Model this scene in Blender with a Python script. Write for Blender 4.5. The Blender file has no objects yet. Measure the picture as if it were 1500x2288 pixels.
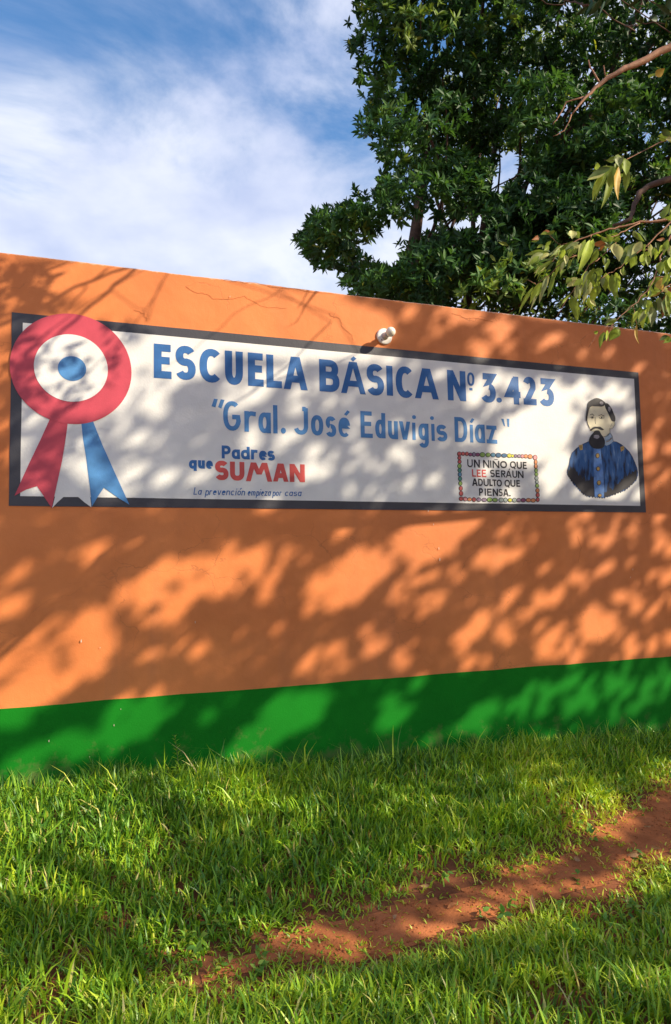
import bpy, math, random
import numpy as np
from mathutils import Vector, Matrix
from mathutils.geometry import delaunay_2d_cdt

# ------------------------------------------------------------------ camera, sky, sun, exposure
F = 1620.0; CX, CY = 750.0, 1140.0; D = 4.1; ZC = 1.5
YAW, PITCH, ROLL = [math.radians(a) for a in (20.4724, 4.6215, -1.1365)]
fw = np.array([math.sin(YAW)*math.cos(PITCH), math.cos(YAW)*math.cos(PITCH), math.sin(PITCH)])
r0 = np.cross(fw, [0, 0, 1]); r0 /= np.linalg.norm(r0); u0 = np.cross(r0, fw)
RT = r0*math.cos(ROLL)+u0*math.sin(ROLL); UP = -r0*math.sin(ROLL)+u0*math.cos(ROLL)
CAM = np.array([0, -D, ZC])
SUN = np.array([.118, -.095, .083]); SUN /= np.linalg.norm(SUN)      # towards the sun
SUN_EL = math.asin(SUN[2]); SUN_AZ = math.atan2(SUN[0], SUN[1])

sc = bpy.context.scene; COL = sc.collection
cam_d = bpy.data.cameras.new('camera'); cam = bpy.data.objects.new('camera', cam_d); COL.objects.link(cam)
cam_d.sensor_fit = 'VERTICAL'; cam_d.sensor_height = 36; cam_d.lens = F/2288*36
cam_d.shift_y = -(1144-CY)/2288; cam_d.clip_start = .05; cam_d.clip_end = 3000
m = Matrix.Identity(4)
for i in range(3):
    m[i][0] = RT[i]; m[i][1] = UP[i]; m[i][2] = -fw[i]; m[i][3] = CAM[i]
cam.matrix_world = m; sc.camera = cam

world = bpy.data.worlds.new('World'); sc.world = world; world.use_nodes = True
SKY_STRENGTH = .11
def build_world():
    nt = world.node_tree; N = nt.nodes; L = nt.links; N.clear()
    out = N.new('ShaderNodeOutputWorld'); bg = N.new('ShaderNodeBackground'); bg.inputs[1].default_value = SKY_STRENGTH
    sky = N.new('ShaderNodeTexSky'); sky.sky_type = 'NISHITA'; sky.sun_disc = False
    sky.sun_elevation = SUN_EL; sky.sun_rotation = SUN_AZ; sky.ozone_density = 2.0; sky.dust_density = .6
    tc = N.new('ShaderNodeTexCoord'); mp = N.new('ShaderNodeMapping')
    mp.inputs['Scale'].default_value = (1.0, 1.0, 1.9); mp.inputs['Location'].default_value = (.35, .1, .55)
    mp.inputs['Rotation'].default_value = (0, .5, 0)
    L.new(tc.outputs['Generated'], mp.inputs[0])
    n1 = N.new('ShaderNodeTexNoise'); n1.inputs['Scale'].default_value = 2.1; n1.inputs['Detail'].default_value = 8
    n1.inputs['Roughness'].default_value = .58; n1.inputs['Distortion'].default_value = .8
    L.new(mp.outputs[0], n1.inputs['Vector'])
    sep = N.new('ShaderNodeSeparateXYZ'); L.new(tc.outputs['Generated'], sep.inputs[0])
    # cloud bank is thickest towards the horizon and thins out overhead
    mr = N.new('ShaderNodeMapRange'); mr.inputs[1].default_value = .05; mr.inputs[2].default_value = .85
    mr.inputs[3].default_value = .27; mr.inputs[4].default_value = -.02; L.new(sep.outputs[2], mr.inputs[0])
    ad = N.new('ShaderNodeMath'); ad.operation = 'ADD'; L.new(n1.outputs[0], ad.inputs[0]); L.new(mr.outputs[0], ad.inputs[1])
    cr = N.new('ShaderNodeMapRange'); cr.interpolation_type = 'SMOOTHSTEP'
    cr.inputs[1].default_value = .43; cr.inputs[2].default_value = .66; L.new(ad.outputs[0], cr.inputs[0])
    ml = N.new('ShaderNodeMath'); ml.operation = 'MULTIPLY'; ml.inputs[1].default_value = .93; L.new(cr.outputs[0], ml.inputs[0])
    n2 = N.new('ShaderNodeTexNoise'); n2.inputs['Scale'].default_value = 5; n2.inputs['Detail'].default_value = 5
    L.new(mp.outputs[0], n2.inputs['Vector'])
    cc = N.new('ShaderNodeMix'); cc.data_type = 'RGBA'
    cc.inputs[6].default_value = (3.5, 3.95, 5.4, 1); cc.inputs[7].default_value = (5.5, 5.7, 6.4, 1)
    nr = N.new('ShaderNodeMapRange'); nr.inputs[1].default_value = .35; nr.inputs[2].default_value = .62
    L.new(n2.outputs[0], nr.inputs[0]); L.new(nr.outputs[0], cc.inputs[0])
    mx = N.new('ShaderNodeMix'); mx.data_type = 'RGBA'
    L.new(ml.outputs[0], mx.inputs[0]); hs = N.new('ShaderNodeHueSaturation'); hs.inputs['Saturation'].default_value = 1.22; hs.inputs['Value'].default_value = 1.35; L.new(sky.outputs[0], hs.inputs['Color']); L.new(hs.outputs[0], mx.inputs[6]); L.new(cc.outputs[2], mx.inputs[7])
    L.new(mx.outputs[2], bg.inputs[0]); L.new(bg.outputs[0], out.inputs[0])
build_world()
sl = bpy.data.lights.new('sun', 'SUN'); sl.energy = 4.6; sl.angle = math.radians(.55); sl.color = (1, .86, .66)
so = bpy.data.objects.new('sun', sl); COL.objects.link(so)
so.rotation_euler = Vector(SUN).to_track_quat('Z', 'Y').to_euler()
sc.view_settings.view_transform = 'Standard'; sc.view_settings.look = 'None'
sc.view_settings.exposure = .70; sc.view_settings.gamma = 1; sc.view_settings.use_curve_mapping = False

# ------------------------------------------------------------------ helpers
rng = np.random.default_rng(11); random.seed(5)

def tag(o, label=None, cat=None, group=None, kind=None):
    if label: o['label'] = label
    if cat: o['category'] = cat
    if group: o['group'] = group
    if kind: o['kind'] = kind
    return o

def empty(name, loc, label, cat, group=None):
    o = bpy.data.objects.new(name, None); COL.objects.link(o); o.location = loc
    o.empty_display_size = .1
    return tag(o, label, cat, group)

def wmat(o):
    return o.matrix_basis if o.parent is None else wmat(o.parent) @ o.matrix_parent_inverse @ o.matrix_basis

def link(name, me, mat, parent=None, smooth=False):
    if mat: me.materials.append(mat)
    o = bpy.data.objects.new(name, me); COL.objects.link(o)
    if parent is not None:
        o.parent = parent
        o.matrix_parent_inverse = wmat(parent).inverted()
    if smooth: me.polygons.foreach_set('use_smooth', [True]*len(me.polygons))
    return o

def mesh(name, v, f, mat, parent=None, smooth=False, tint=None):
    me = bpy.data.meshes.new(name); me.from_pydata([tuple(p) for p in v], [], [tuple(p) for p in f]); me.update()
    if tint is not None:
        a = me.attributes.new('tint', 'FLOAT', 'FACE'); a.data.foreach_set('value', np.asarray(tint, dtype=np.float32))
    return link(name, me, mat, parent, smooth)

def fast_mesh(name, V, loops, sizes, mat, parent=None, tint=None, smooth=False):
    me = bpy.data.meshes.new(name); V = np.asarray(V, dtype=np.float32); loops = np.asarray(loops, dtype=np.int32)
    sizes = np.asarray(sizes, dtype=np.int32)
    me.vertices.add(len(V)); me.vertices.foreach_set('co', V.ravel())
    me.loops.add(len(loops)); me.loops.foreach_set('vertex_index', loops)
    me.polygons.add(len(sizes)); st = np.concatenate([[0], np.cumsum(sizes)[:-1]]).astype(np.int32)
    me.polygons.foreach_set('loop_start', st)
    me.update(calc_edges=True); me.validate()
    if tint is not None:
        a = me.attributes.new('tint', 'FLOAT', 'FACE'); a.data.foreach_set('value', np.asarray(tint, dtype=np.float32))
    return link(name, me, mat, parent, smooth)

def ray(px, py):
    px = np.asarray(px, float); py = np.asarray(py, float)
    d = fw*F + RT*(px-CX)[..., None] - UP*(py-CY)[..., None]
    return d/np.linalg.norm(d, axis=-1, keepdims=True)
def W(px, py, y=0.0):
    d = ray(px, py); t = (D+y)/d[..., 1]
    return np.stack([d[..., 0]*t, d[..., 2]*t+ZC], -1)
def AT(px, py, depth):                                   # point of the place a given distance ahead
    d = ray(px, py); t = np.asarray(depth)/(d@fw)
    return CAM + d*np.asarray(t)[..., None]
def PX(P):
    q = np.asarray(P)-CAM; w = q@fw
    w = np.where(np.abs(w) < 1e-3, 1e-3, w)
    return CX+F*(q@RT)/w, CY-F*(q@UP)/w, w

def sstep(a, b, x):
    t = np.clip((np.asarray(x)-a)/(b-a), 0, 1); return t*t*(3-2*t)
_tab = np.random.default_rng(3).random((64, 64))
def vnoise(x, y, s=1.0):
    x = np.asarray(x)*s; y = np.asarray(y)*s; xi = np.floor(x).astype(int); yi = np.floor(y).astype(int)
    fx = x-xi; fy = y-yi; fx = fx*fx*(3-2*fx); fy = fy*fy*(3-2*fy)
    g = lambda a, b: _tab[a % 64, b % 64]
    return (g(xi, yi)*(1-fx)+g(xi+1, yi)*fx)*(1-fy)+(g(xi, yi+1)*(1-fx)+g(xi+1, yi+1)*fx)*fy
def fbm(x, y, s=1.0, o=3):
    r = 0; a = .5; t = 0
    for k in range(o):
        r = r+a*vnoise(np.asarray(x)+17.3*k, np.asarray(y)-9.1*k, s); t += a; s *= 2.1; a *= .5
    return r/t

def zbase(x): return .325-.036*(np.clip(x, -6, 9)-1.5)
def zground(x, y):
    x = np.asarray(x, float); y = np.asarray(y, float)
    b = zbase(x); k = 1-sstep(.05, 1.55, -y)
    r = b*k + .02*np.clip(-y-2.2, 0, 3)*.5
    r = r + .035*(fbm(x, y, 1.3)-.5)*sstep(0, .3, -y)*(np.abs(x) < 12)
    return r
def ground_hit(px, py):
    d = ray(px, py); P = CAM+d*3.0
    for _ in range(40):
        h = zground(P[..., 0], P[..., 1]); P = P + d*((h-P[..., 2])/np.minimum(d[..., 2], -.05)*.7)[..., None]
    return P

# ------------------------------------------------------------------ materials
def mat(name, col, rough=.7, spec=.3, bump=0, bscale=200, var=0, vscale=6, metal=0, tintcol=None, trans=0, transcol=None, vdetail=4):
    mt = bpy.data.materials.new(name); mt.use_nodes = True; nt = mt.node_tree; N = nt.nodes; L = nt.links
    p = N['Principled BSDF']; out = N['Material Output']
    p.inputs['Roughness'].default_value = rough; p.inputs['Specular IOR Level'].default_value = spec
    p.inputs['Metallic'].default_value = metal; p.inputs['Base Color'].default_value = (*col, 1)
    src = None
    tc = N.new('ShaderNodeTexCoord')
    if tintcol is not None:
        at = N.new('ShaderNodeAttribute'); at.attribute_name = 'tint'
        cr = N.new('ShaderNodeValToRGB'); el = cr.color_ramp.elements
        cols = [col]+list(tintcol)
        el[0].position = 0; el[0].color = (*cols[0], 1); el[1].position = 1; el[1].color = (*cols[-1], 1)
        for i, c in enumerate(cols[1:-1]):
            e = el.new((i+1)/(len(cols)-1)); e.color = (*c, 1)
        L.new(at.outputs['Fac'], cr.inputs[0]); src = cr.outputs[0]
    if var:
        n = N.new('ShaderNodeTexNoise'); n.inputs['Scale'].default_value = vscale; n.inputs['Detail'].default_value = vdetail
        L.new(tc.outputs['Object'], n.inputs['Vector'])
        mr = N.new('ShaderNodeMapRange'); mr.inputs[1].default_value = .3; mr.inputs[2].default_value = .7
        mr.inputs[3].default_value = 1-var; mr.inputs[4].default_value = 1+var; L.new(n.outputs[0], mr.inputs[0])
        mx = N.new('ShaderNodeMix'); mx.data_type = 'RGBA'; mx.blend_type = 'MULTIPLY'; mx.inputs[0].default_value = 1
        if src is not None: L.new(src, mx.inputs[6])
        else: mx.inputs[6].default_value = (*col, 1)
        L.new(mr.outputs[0], mx.inputs[7]); src = mx.outputs[2]
    if src is not None: L.new(src, p.inputs['Base Color'])
    if bump:
        n = N.new('ShaderNodeTexNoise'); n.inputs['Scale'].default_value = bscale; n.inputs['Detail'].default_value = 3
        L.new(tc.outputs['Object'], n.inputs['Vector'])
        b = N.new('ShaderNodeBump'); b.inputs['Strength'].default_value = bump; b.inputs['Distance'].default_value = .004
        L.new(n.outputs[0], b.inputs['Height']); L.new(b.outputs[0], p.inputs['Normal'])
    if trans:
        tr = N.new('ShaderNodeBsdfTranslucent'); ms = N.new('ShaderNodeMixShader'); ms.inputs[0].default_value = trans
        if transcol is not None and src is not None:
            mm = N.new('ShaderNodeMix'); mm.data_type = 'RGBA'; mm.blend_type = 'MULTIPLY'; mm.inputs[0].default_value = 1
            L.new(src, mm.inputs[6]); mm.inputs[7].default_value = (*transcol, 1); L.new(mm.outputs[2], tr.inputs[0])
        elif src is not None: L.new(src, tr.inputs[0])
        else: tr.inputs[0].default_value = (*col, 1)
        L.new(p.outputs[0], ms.inputs[1]); L.new(tr.outputs[0], ms.inputs[2]); L.new(ms.outputs[0], out.inputs[0])
    return mt

def wall_mat():
    mt = bpy.data.materials.new('orange_paint'); mt.use_nodes = True; nt = mt.node_tree; N = nt.nodes; L = nt.links
    p = N['Principled BSDF']; p.inputs['Roughness'].default_value = .62; p.inputs['Specular IOR Level'].default_value = .25
    tc = N.new('ShaderNodeTexCoord'); co = tc.outputs['Object']
    def noise(s, d=4, r=.5, sc3=None):
        n = N.new('ShaderNodeTexNoise'); n.inputs['Scale'].default_value = s; n.inputs['Detail'].default_value = d; n.inputs['Roughness'].default_value = r
        if sc3:
            mp = N.new('ShaderNodeMapping'); mp.inputs['Scale'].default_value = sc3; L.new(co, mp.inputs[0]); L.new(mp.outputs[0], n.inputs['Vector'])
        else: L.new(co, n.inputs['Vector'])
        return n.outputs[0]
    def mr(x, a, b, c, d, sm=False):
        n = N.new('ShaderNodeMapRange'); n.inputs[1].default_value = a; n.inputs[2].default_value = b; n.inputs[3].default_value = c; n.inputs[4].default_value = d
        if sm: n.interpolation_type = 'SMOOTHSTEP'
        L.new(x, n.inputs[0]); return n.outputs[0]
    def mixc(f, a, b, mode='MIX'):
        n = N.new('ShaderNodeMix'); n.data_type = 'RGBA'; n.blend_type = mode
        if isinstance(f, float): n.inputs[0].default_value = f
        else: L.new(f, n.inputs[0])
        for i, x in ((6, a), (7, b)):
            if isinstance(x, tuple): n.inputs[i].default_value = (*x, 1)
            else: L.new(x, n.inputs[i])
        return n.outputs[2]
    def math2(op, a, b):
        n = N.new('ShaderNodeMath'); n.operation = op
        for i, x in ((0, a), (1, b)):
            if isinstance(x, (int, float)): n.inputs[i].default_value = x
            else: L.new(x, n.inputs[i])
        return n.outputs[0]
    c = mixc(mr(noise(1.3, 6, .6), .35, .65, 0, 1), (.61, .185, .053), (.76, .250, .076))
    c = mixc(mr(noise(.9, 6, .6, (1, 1, .35)), .48, .70, 0, .55), c, (.55, .18, .065))
    c = mixc(mr(noise(2.2, 4, .6, (3.2, 1, .22)), .56, .74, 0, .30), c, (.46, .17, .075))   # run-off streaks     # old runs and patches of weathering
    c = mixc(mr(noise(90, 2), .66, .74, 0, .25), c, (.50, .17, .07))
    # hairline cracks in the render
    mp = N.new('ShaderNodeMapping'); mp.inputs['Scale'].default_value = (1, 1, 1.6); L.new(co, mp.inputs[0])
    dn = N.new('ShaderNodeTexNoise'); dn.inputs['Scale'].default_value = 5; dn.inputs['Detail'].default_value = 5; L.new(mp.outputs[0], dn.inputs['Vector'])
    vm = N.new('ShaderNodeVectorMath'); vm.operation = 'MULTIPLY_ADD'; vm.inputs[1].default_value = (.35, .35, .35)
    L.new(dn.outputs[1], vm.inputs[0]); L.new(mp.outputs[0], vm.inputs[2])
    vo = N.new('ShaderNodeTexVoronoi'); vo.feature = 'DISTANCE_TO_EDGE'; vo.inputs['Scale'].default_value = 1.7; L.new(vm.outputs[0], vo.inputs['Vector'])
    ck = mr(vo.outputs[0], .0, .007, 1, 0)
    ck = math2('MULTIPLY', ck, mr(noise(1.7, 2), .50, .60, 0, .38))
    c = mixc(ck, c, (.25, .09, .04))
    sep = N.new('ShaderNodeSeparateXYZ'); L.new(co, sep.inputs[0])
    # paint worn back to pale mortar along the top arris
    top = mr(math2('ADD', sep.outputs[2], mr(noise(35, 3), .3, .7, -.006, .006)), ZC+1.7035, ZC+1.708, 0, .75)
    c = mixc(top, c, (.62, .40, .27))
    mud = mr(math2('ADD', sep.outputs[2], mr(noise(6, 4), .3, .7, -.2, .2)), .1, .5, .6, 0)
    c = mixc(mud, c, (.33, .13, .07))
    L.new(c, p.inputs['Base Color'])
    h = math2('ADD', math2('MULTIPLY', noise(140, 3), .5), math2('MULTIPLY', noise(7, 4), 4.0))
    h = math2('SUBTRACT', h, math2('MULTIPLY', ck, 1.0))
    b = N.new('ShaderNodeBump'); b.inputs['Strength'].default_value = .35; b.inputs['Distance'].default_value = .004
    L.new(h, b.inputs['Height']); L.new(b.outputs[0], p.inputs['Normal'])
    return mt

M = {
 'orange': wall_mat(),
 'green': mat('green_paint', (.006, .170, .010), .75, .12, .25, 130, .12, 2.5),
 'white': mat('white_paint', (.73, .73, .70), .5, .3, .3, 110, .07, 5, vdetail=9),
 'navy': mat('navy_paint', (.040, .040, .050), .45, .5, .22, 130, .18, 4),
 'blue': mat('blue_paint', (.075, .235, .50), .5, .35, .2, 130, .14, 14),
 'blue2': mat('deep_blue_paint', (.028, .130, .36), .5, .35, .2, 130, .14, 14),
 'red': mat('red_paint', (.52, .065, .095), .5, .35, .2, 130, .10, 9),
 'redtxt': mat('soft_red_paint', (.60, .085, .075), .5, .35, .2, 130, .12, 12),
 'black': mat('black_paint', (.018, .017, .022), .45, .4, .15, 130),
 'skin': mat('cream_paint', (.76, .70, .49), .55, .3, .15, 130, .10, 22),
 'gold': mat('gold_paint', (.50, .33, .10), .5, .3, .1, 130, .1, 20),
 'grey': mat('grey_paint', (.30, .28, .30), .5, .3, .1, 130, .35, 60),
 'strip': mat('light_blue_paint', (.10, .22, .50), .5, .3, .1, 130, .35, 22),
 'collar': mat('pale_blue_paint', (.36, .47, .58), .5, .3, .1, 130, .1, 20),
 'braid': mat('braid_paint', (.32, .24, .15), .5, .3, .1, 130),
 'porcelain': mat('porcelain', (.80, .77, .72), .25, .5),
 'socket': mat('socket_grey', (.52, .47, .44), .45, .4),
 'screw': mat('screw_metal', (.4, .38, .35), .35, .5, metal=.8),
 'bark': mat('bark', (.10, .060, .042), .85, .2, .8, 60, .35, 25),
 'twig': mat('twig_bark', (.30, .15, .085), .7, .3, .4, 200, .3, 40),
 'soil': mat('red_soil', (.20, .075, .035), .95, .1, 1.0, 60, .35, 4),
 'wire': mat('wire', (.02, .02, .02), .6, .3),
}
def splash(mt, col, lo, hi, top_amt):
    nt = mt.node_tree; N = nt.nodes; L = nt.links; p = N['Principled BSDF']; src = p.inputs['Base Color'].links[0].from_socket
    tc = N.new('ShaderNodeTexCoord'); sp = N.new('ShaderNodeSeparateXYZ'); L.new(tc.outputs['Object'], sp.inputs[0])
    n = N.new('ShaderNodeTexNoise'); n.inputs['Scale'].default_value = 9; n.inputs['Detail'].default_value = 8; n.inputs['Roughness'].default_value = .7; L.new(tc.outputs['Object'], n.inputs['Vector'])
    a = N.new('ShaderNodeMath'); a.operation = 'MULTIPLY_ADD'; a.inputs[1].default_value = -.9; L.new(n.outputs[0], a.inputs[0]); L.new(sp.outputs[2], a.inputs[2])
    b = N.new('ShaderNodeMath'); b.operation = 'MULTIPLY_ADD'; b.inputs[1].default_value = .038; L.new(sp.outputs[0], b.inputs[0]); L.new(a.outputs[0], b.inputs[2])
    m_ = N.new('ShaderNodeMapRange'); m_.inputs[1].default_value = lo; m_.inputs[2].default_value = hi; m_.inputs[3].default_value = top_amt; m_.inputs[4].default_value = 0; L.new(b.outputs[0], m_.inputs[0])
    x = N.new('ShaderNodeMix'); x.data_type = 'RGBA'; L.new(m_.outputs[0], x.inputs[0]); L.new(src, x.inputs[6]); x.inputs[7].default_value = (*col, 1); L.new(x.outputs[2], p.inputs['Base Color'])
splash(M['green'], (.20, .13, .07), -.10, .10, .45)
def jacket_mat():
    mt = mat('jacket_paint', (.03, .10, .27), .5, .3, .15, 130); nt = mt.node_tree; N = nt.nodes; L = nt.links
    tc = N.new('ShaderNodeTexCoord'); mp = N.new('ShaderNodeMapping'); mp.inputs['Scale'].default_value = (26, 1, 6); L.new(tc.outputs['Object'], mp.inputs[0])
    n = N.new('ShaderNodeTexNoise'); n.inputs['Scale'].default_value = 1.3; n.inputs['Detail'].default_value = 4; L.new(mp.outputs[0], n.inputs['Vector'])
    cr = N.new('ShaderNodeValToRGB'); e = cr.color_ramp.elements
    e[0].position = .36; e[0].color = (.010, .016, .04, 1); e[1].position = .74; e[1].color = (.22, .32, .46, 1)
    x = e.new(.47); x.color = (.022, .085, .24, 1); x = e.new(.60); x.color = (.035, .125, .33, 1)
    sp = N.new('ShaderNodeSeparateXYZ'); L.new(tc.outputs['Object'], sp.inputs[0])
    mr = N.new('ShaderNodeMapRange'); a, b = W(1330, 1105)[1], W(1330, 1020)[1]
    mr.inputs[1].default_value = a; mr.inputs[2].default_value = b; mr.inputs[3].default_value = -.13; mr.inputs[4].default_value = .04
    L.new(sp.outputs[2], mr.inputs[0]); ad = N.new('ShaderNodeMath'); L.new(n.outputs[0], ad.inputs[0]); L.new(mr.outputs[0], ad.inputs[1])
    L.new(ad.outputs[0], cr.inputs[0]); L.new(cr.outputs[0], N['Principled BSDF'].inputs['Base Color']); return mt
M['jacket'] = jacket_mat()
def bulb_mat():
    mt = mat('opal_glass', (.82, .78, .66), .12, .5); p = mt.node_tree.nodes['Principled BSDF']
    p.inputs['Subsurface Weight'].default_value = .35; p.inputs['Subsurface Radius'].default_value = (.02, .02, .015); return mt
M['bulb'] = bulb_mat()
M['leaf_tree'] = mat('dark_glossy_leaf', (.018, .058, .020), .50, .30, tintcol=[(.045, .125, .030), (.095, .21, .045), (.32, .38, .06)], trans=.30, transcol=(1.6, 1.5, .7))
M['leaf_far'] = mat('yellowish_leaf', (.06, .12, .02), .5, .3, tintcol=[(.11, .17, .03), (.17, .22, .05)], trans=.4, transcol=(1.4, 1.3, .7))
M['leaf_shade'] = mat('canopy_leaf', (.03, .07, .02), .5, .3, tintcol=[(.05, .10, .03)], trans=.12)
M['grass'] = mat('grass_blade', (.06, .18, .022), .40, .45, tintcol=[(.17, .37, .025), (.40, .60, .030), (.62, .70, .05), (.64, .52, .22)], trans=.24, transcol=(1.35, 1.2, .5))

# ------------------------------------------------------------------ ground, path
def axis(lo, hi, fine, far):
    a = list(np.arange(lo, hi+1e-6, fine)); s = fine; x = hi
    while x < far: s *= 1.35; x += s; a.append(x)
    s = fine; x = lo
    while x > -far: s *= 1.35; x -= s; a.insert(0, x)
    return np.array(a)
gx = axis(-3, 8, .07, 700); gy = axis(-4.6, .6, .07, 700)
GX, GY = np.meshgrid(gx, gy, indexing='ij')
GZ = zground(GX, GY)
near = (np.abs(GX-2) < 6) & (GY > -6) & (GY < .0)
GZ = GZ + near*.012*(fbm(GX, GY, 7)-.5)
nx, ny = GX.shape
idx = np.arange(nx*ny).reshape(nx, ny)
Q = np.stack([idx[:-1, :-1], idx[1:, :-1], idx[1:, 1:], idx[:-1, 1:]], -1).reshape(-1, 4)
gr = fast_mesh('ground', np.stack([GX, GY, GZ], -1).reshape(-1, 3), Q.ravel(), [4]*len(Q), M['soil'], smooth=True)
tag(gr, kind='structure')

# worn footpath: centre line (photo) -> places on the ground, half width in metres
pc = np.array([(430, 2200), (600, 2145), (780, 2108), (930, 2066), (1060, 2024), (1200, 1985), (1320, 1938), (1420, 1878), (1530, 1815), (1640, 1765)], float)
pw = np.array([-.05, -.01, .035, .045, .035, .035, .05, .075, .12, .16])
PC = ground_hit(pc[:, 0], pc[:, 1])[:, :2]
tt = np.linspace(0, len(PC)-1, 160); PCs = np.stack([np.interp(tt, range(len(PC)), PC[:, i]) for i in (0, 1)], -1); PWs = np.interp(tt, range(len(PC)), pw)
ext = PCs[-1]+(PCs[-1]-PCs[-12])/np.linalg.norm(PCs[-1]-PCs[-12])*np.linspace(.05, 5, 70)[:, None]
ext[:, 1] = np.minimum(ext[:, 1], -.55)
PCs = np.vstack([PCs, ext]); PWs = np.concatenate([PWs, np.full(70, .20)])
def path_d(x, y):                                        # <0 inside, metres from the edge of the path
    x = np.asarray(x, float); y = np.asarray(y, float); sh = x.shape; x = x.ravel(); y = y.ravel(); o = np.empty(len(x))
    for i in range(0, len(x), 20000):
        d = np.hypot(x[i:i+20000, None]-PCs[:, 0], y[i:i+20000, None]-PCs[:, 1])-PWs; o[i:i+20000] = d.min(1)
    return (o + .11*(fbm(x, y, 5, 3)-.5)).reshape(sh)
ax = np.arange(-.6, 7.5, .022); ay = np.arange(-3.2, -.1, .022); AX, AY = np.meshgrid(ax, ay, indexing='ij')
DD = path_d(AX, AY)
AZ = zground(AX, AY)+.006+.012*(fbm(AX, AY, 7)-.5)+.016*(fbm(AX+5, AY, 16, 3)-.5)+.010*np.abs(fbm(AX, AY+9, 38, 2)-.5) - .012*sstep(.0, -.12, DD)
gb_ = zground(AX, AY)+.012*(fbm(AX, AY, 7)-.5)+.003; AZ = gb_+(np.maximum(AZ, gb_)-gb_)*sstep(.06, -.02, DD)
AZ = np.maximum(AZ, zground(AX, AY)+.012*(fbm(AX, AY, 7)-.5)+.003)
nx, ny = AX.shape; idx = np.arange(nx*ny).reshape(nx, ny)
keep = (DD[:-1, :-1] < .07)
Q = np.stack([idx[:-1, :-1], idx[1:, :-1], idx[1:, 1:], idx[:-1, 1:]], -1)[keep]
used = np.unique(Q); rm = np.full(nx*ny, -1); rm[used] = np.arange(len(used))
M['path'] = mat('trodden_red_earth', (.39, .138, .052), .95, .1, 1.0, 90, .32, 5, vdetail=8)
tag(fast_mesh('dirt_path', np.stack([AX, AY, AZ], -1).reshape(-1, 3)[used], rm[Q].ravel(), [4]*len(Q), M['path'], smooth=True), kind='structure')

# ------------------------------------------------------------------ the painted wall
ZT = ZC+1.712
wall = empty('painted_wall', (1.8, 0, zbase(1.8)), 'long orange rendered wall with green foot band, a painted school sign and dappled tree shade', 'wall')
x = np.arange(-9, 16.01, .05); n = len(x)
tz = ZT+.004*(fbm(x, x*0, 3)-.5)+.006*(fbm(x, x*0+4, 18)-.5)
v = []; f = []
for i in range(n):
    v += [(x[i], 0, -.4), (x[i], 0, tz[i]-.006), (x[i], .006, tz[i]), (x[i], .144, tz[i]), (x[i], .15, tz[i]-.006), (x[i], .15, -.4)]
for i in range(n-1):
    for k in range(5): a = i*6+k; f.append((a, a+6, a+7, a+1))
f += [tuple(range(0, 6)), tuple(reversed(range((n-1)*6, n*6)))]
mesh('wall_body', v, f, M['orange'], wall)
# green foot band
zg = ZC-.671
v = []; f = []
for i in range(n):
    e = .010*(fbm(x[i:i+1], np.zeros(1), 5, 3)[0]-.5)
    v += [(x[i], -.003, -.4), (x[i], -.003, zg+e), (x[i], -.0002, zg+e)]
for i in range(n-1):
    for k in range(2): a = i*3+k; f.append((a, a+3, a+4, a+1))
mesh('green_foot_band', v, f, M['green'], wall)

def stroke_polys(pts, w, closed=False, cap='sq', w_end=None):
    """quads of a mitred stroke, all returned as closed polygons"""
    P = [np.array(p, float) for p in pts]
    if not closed and cap == 'sq':
        d = P[0]-P[1]; P[0] = P[0]+d/max(np.linalg.norm(d), 1e-9)*w/2
        d = P[-1]-P[-2]; P[-1] = P[-1]+d/max(np.linalg.norm(d), 1e-9)*w/2
    n = len(P); L = []; R_ = []
    for i in range(n):
        ww = w if w_end is None else w+(w_end-w)*i/(n-1)
        if closed: a = P[i]-P[i-1]; b = P[(i+1) % n]-P[i]
        else:
            a = P[i]-P[i-1] if i > 0 else P[1]-P[0]; b = P[i+1]-P[i] if i < n-1 else P[-1]-P[-2]
        a = a/max(np.linalg.norm(a), 1e-9); b = b/max(np.linalg.norm(b), 1e-9)
        if cap == 'h' and not closed and i in (0, n-1):
            d = b if i == 0 else a; k = ww/2/max(abs(d[1]), .25); nn = np.array([-1.0 if d[1] > 0 else 1.0, 0])*k
        else:
            t = a+b; ln = np.linalg.norm(t); t = t/ln if ln > 1e-6 else a
            nn = np.array([-t[1], t[0]]); c = max(nn@np.array([-a[1], a[0]]), .45); nn = nn*ww/2/c
        L.append(P[i]+nn); R_.append(P[i]-nn)
    out = []
    for i in range(n if closed else n-1):
        j = (i+1) % n; out.append([L[i], L[j], R_[j], R_[i]])
    return out

def paint(name, polys, layer, material, parent, label=None, thick=.0012):
    """union of flat polygons in wall coordinates -> one thin coat of paint standing on the wall"""
    vs = []; fs = []
    for pl in polys:
        q = [Vector((float(p[0]), float(p[1]))) for p in pl]
        ar = sum(q[i].x*q[(i+1) % len(q)].y-q[(i+1) % len(q)].x*q[i].y for i in range(len(q)))
        if abs(ar) < 1e-9: continue
        if ar < 0: q.reverse()
        b = len(vs); vs += q; fs.append(list(range(b, b+len(q))))
    ov, oe, of, _, _, orf = delaunay_2d_cdt(vs, [], fs, 1, 1e-5)
    tri = [t for t, o in zip(of, orf) if len(o)]
    y = -.0015*layer-.003
    nv = len(ov); V = [(p.x, y, p.y) for p in ov]+[(p.x, y+thick, p.y) for p in ov]
    ec = {}
    for t in tri:
        for i in range(3):
            a, b = t[i], t[(i+1) % 3]; ec[(a, b)] = 1
    Fc = [tuple(t) for t in tri]
    for (a, b) in ec:
        if (b, a) not in ec: Fc.append((b, a, a+nv, b+nv))
    o = mesh(name, V, Fc, material, parent)
    if label: o['label'] = label
    return o
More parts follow.
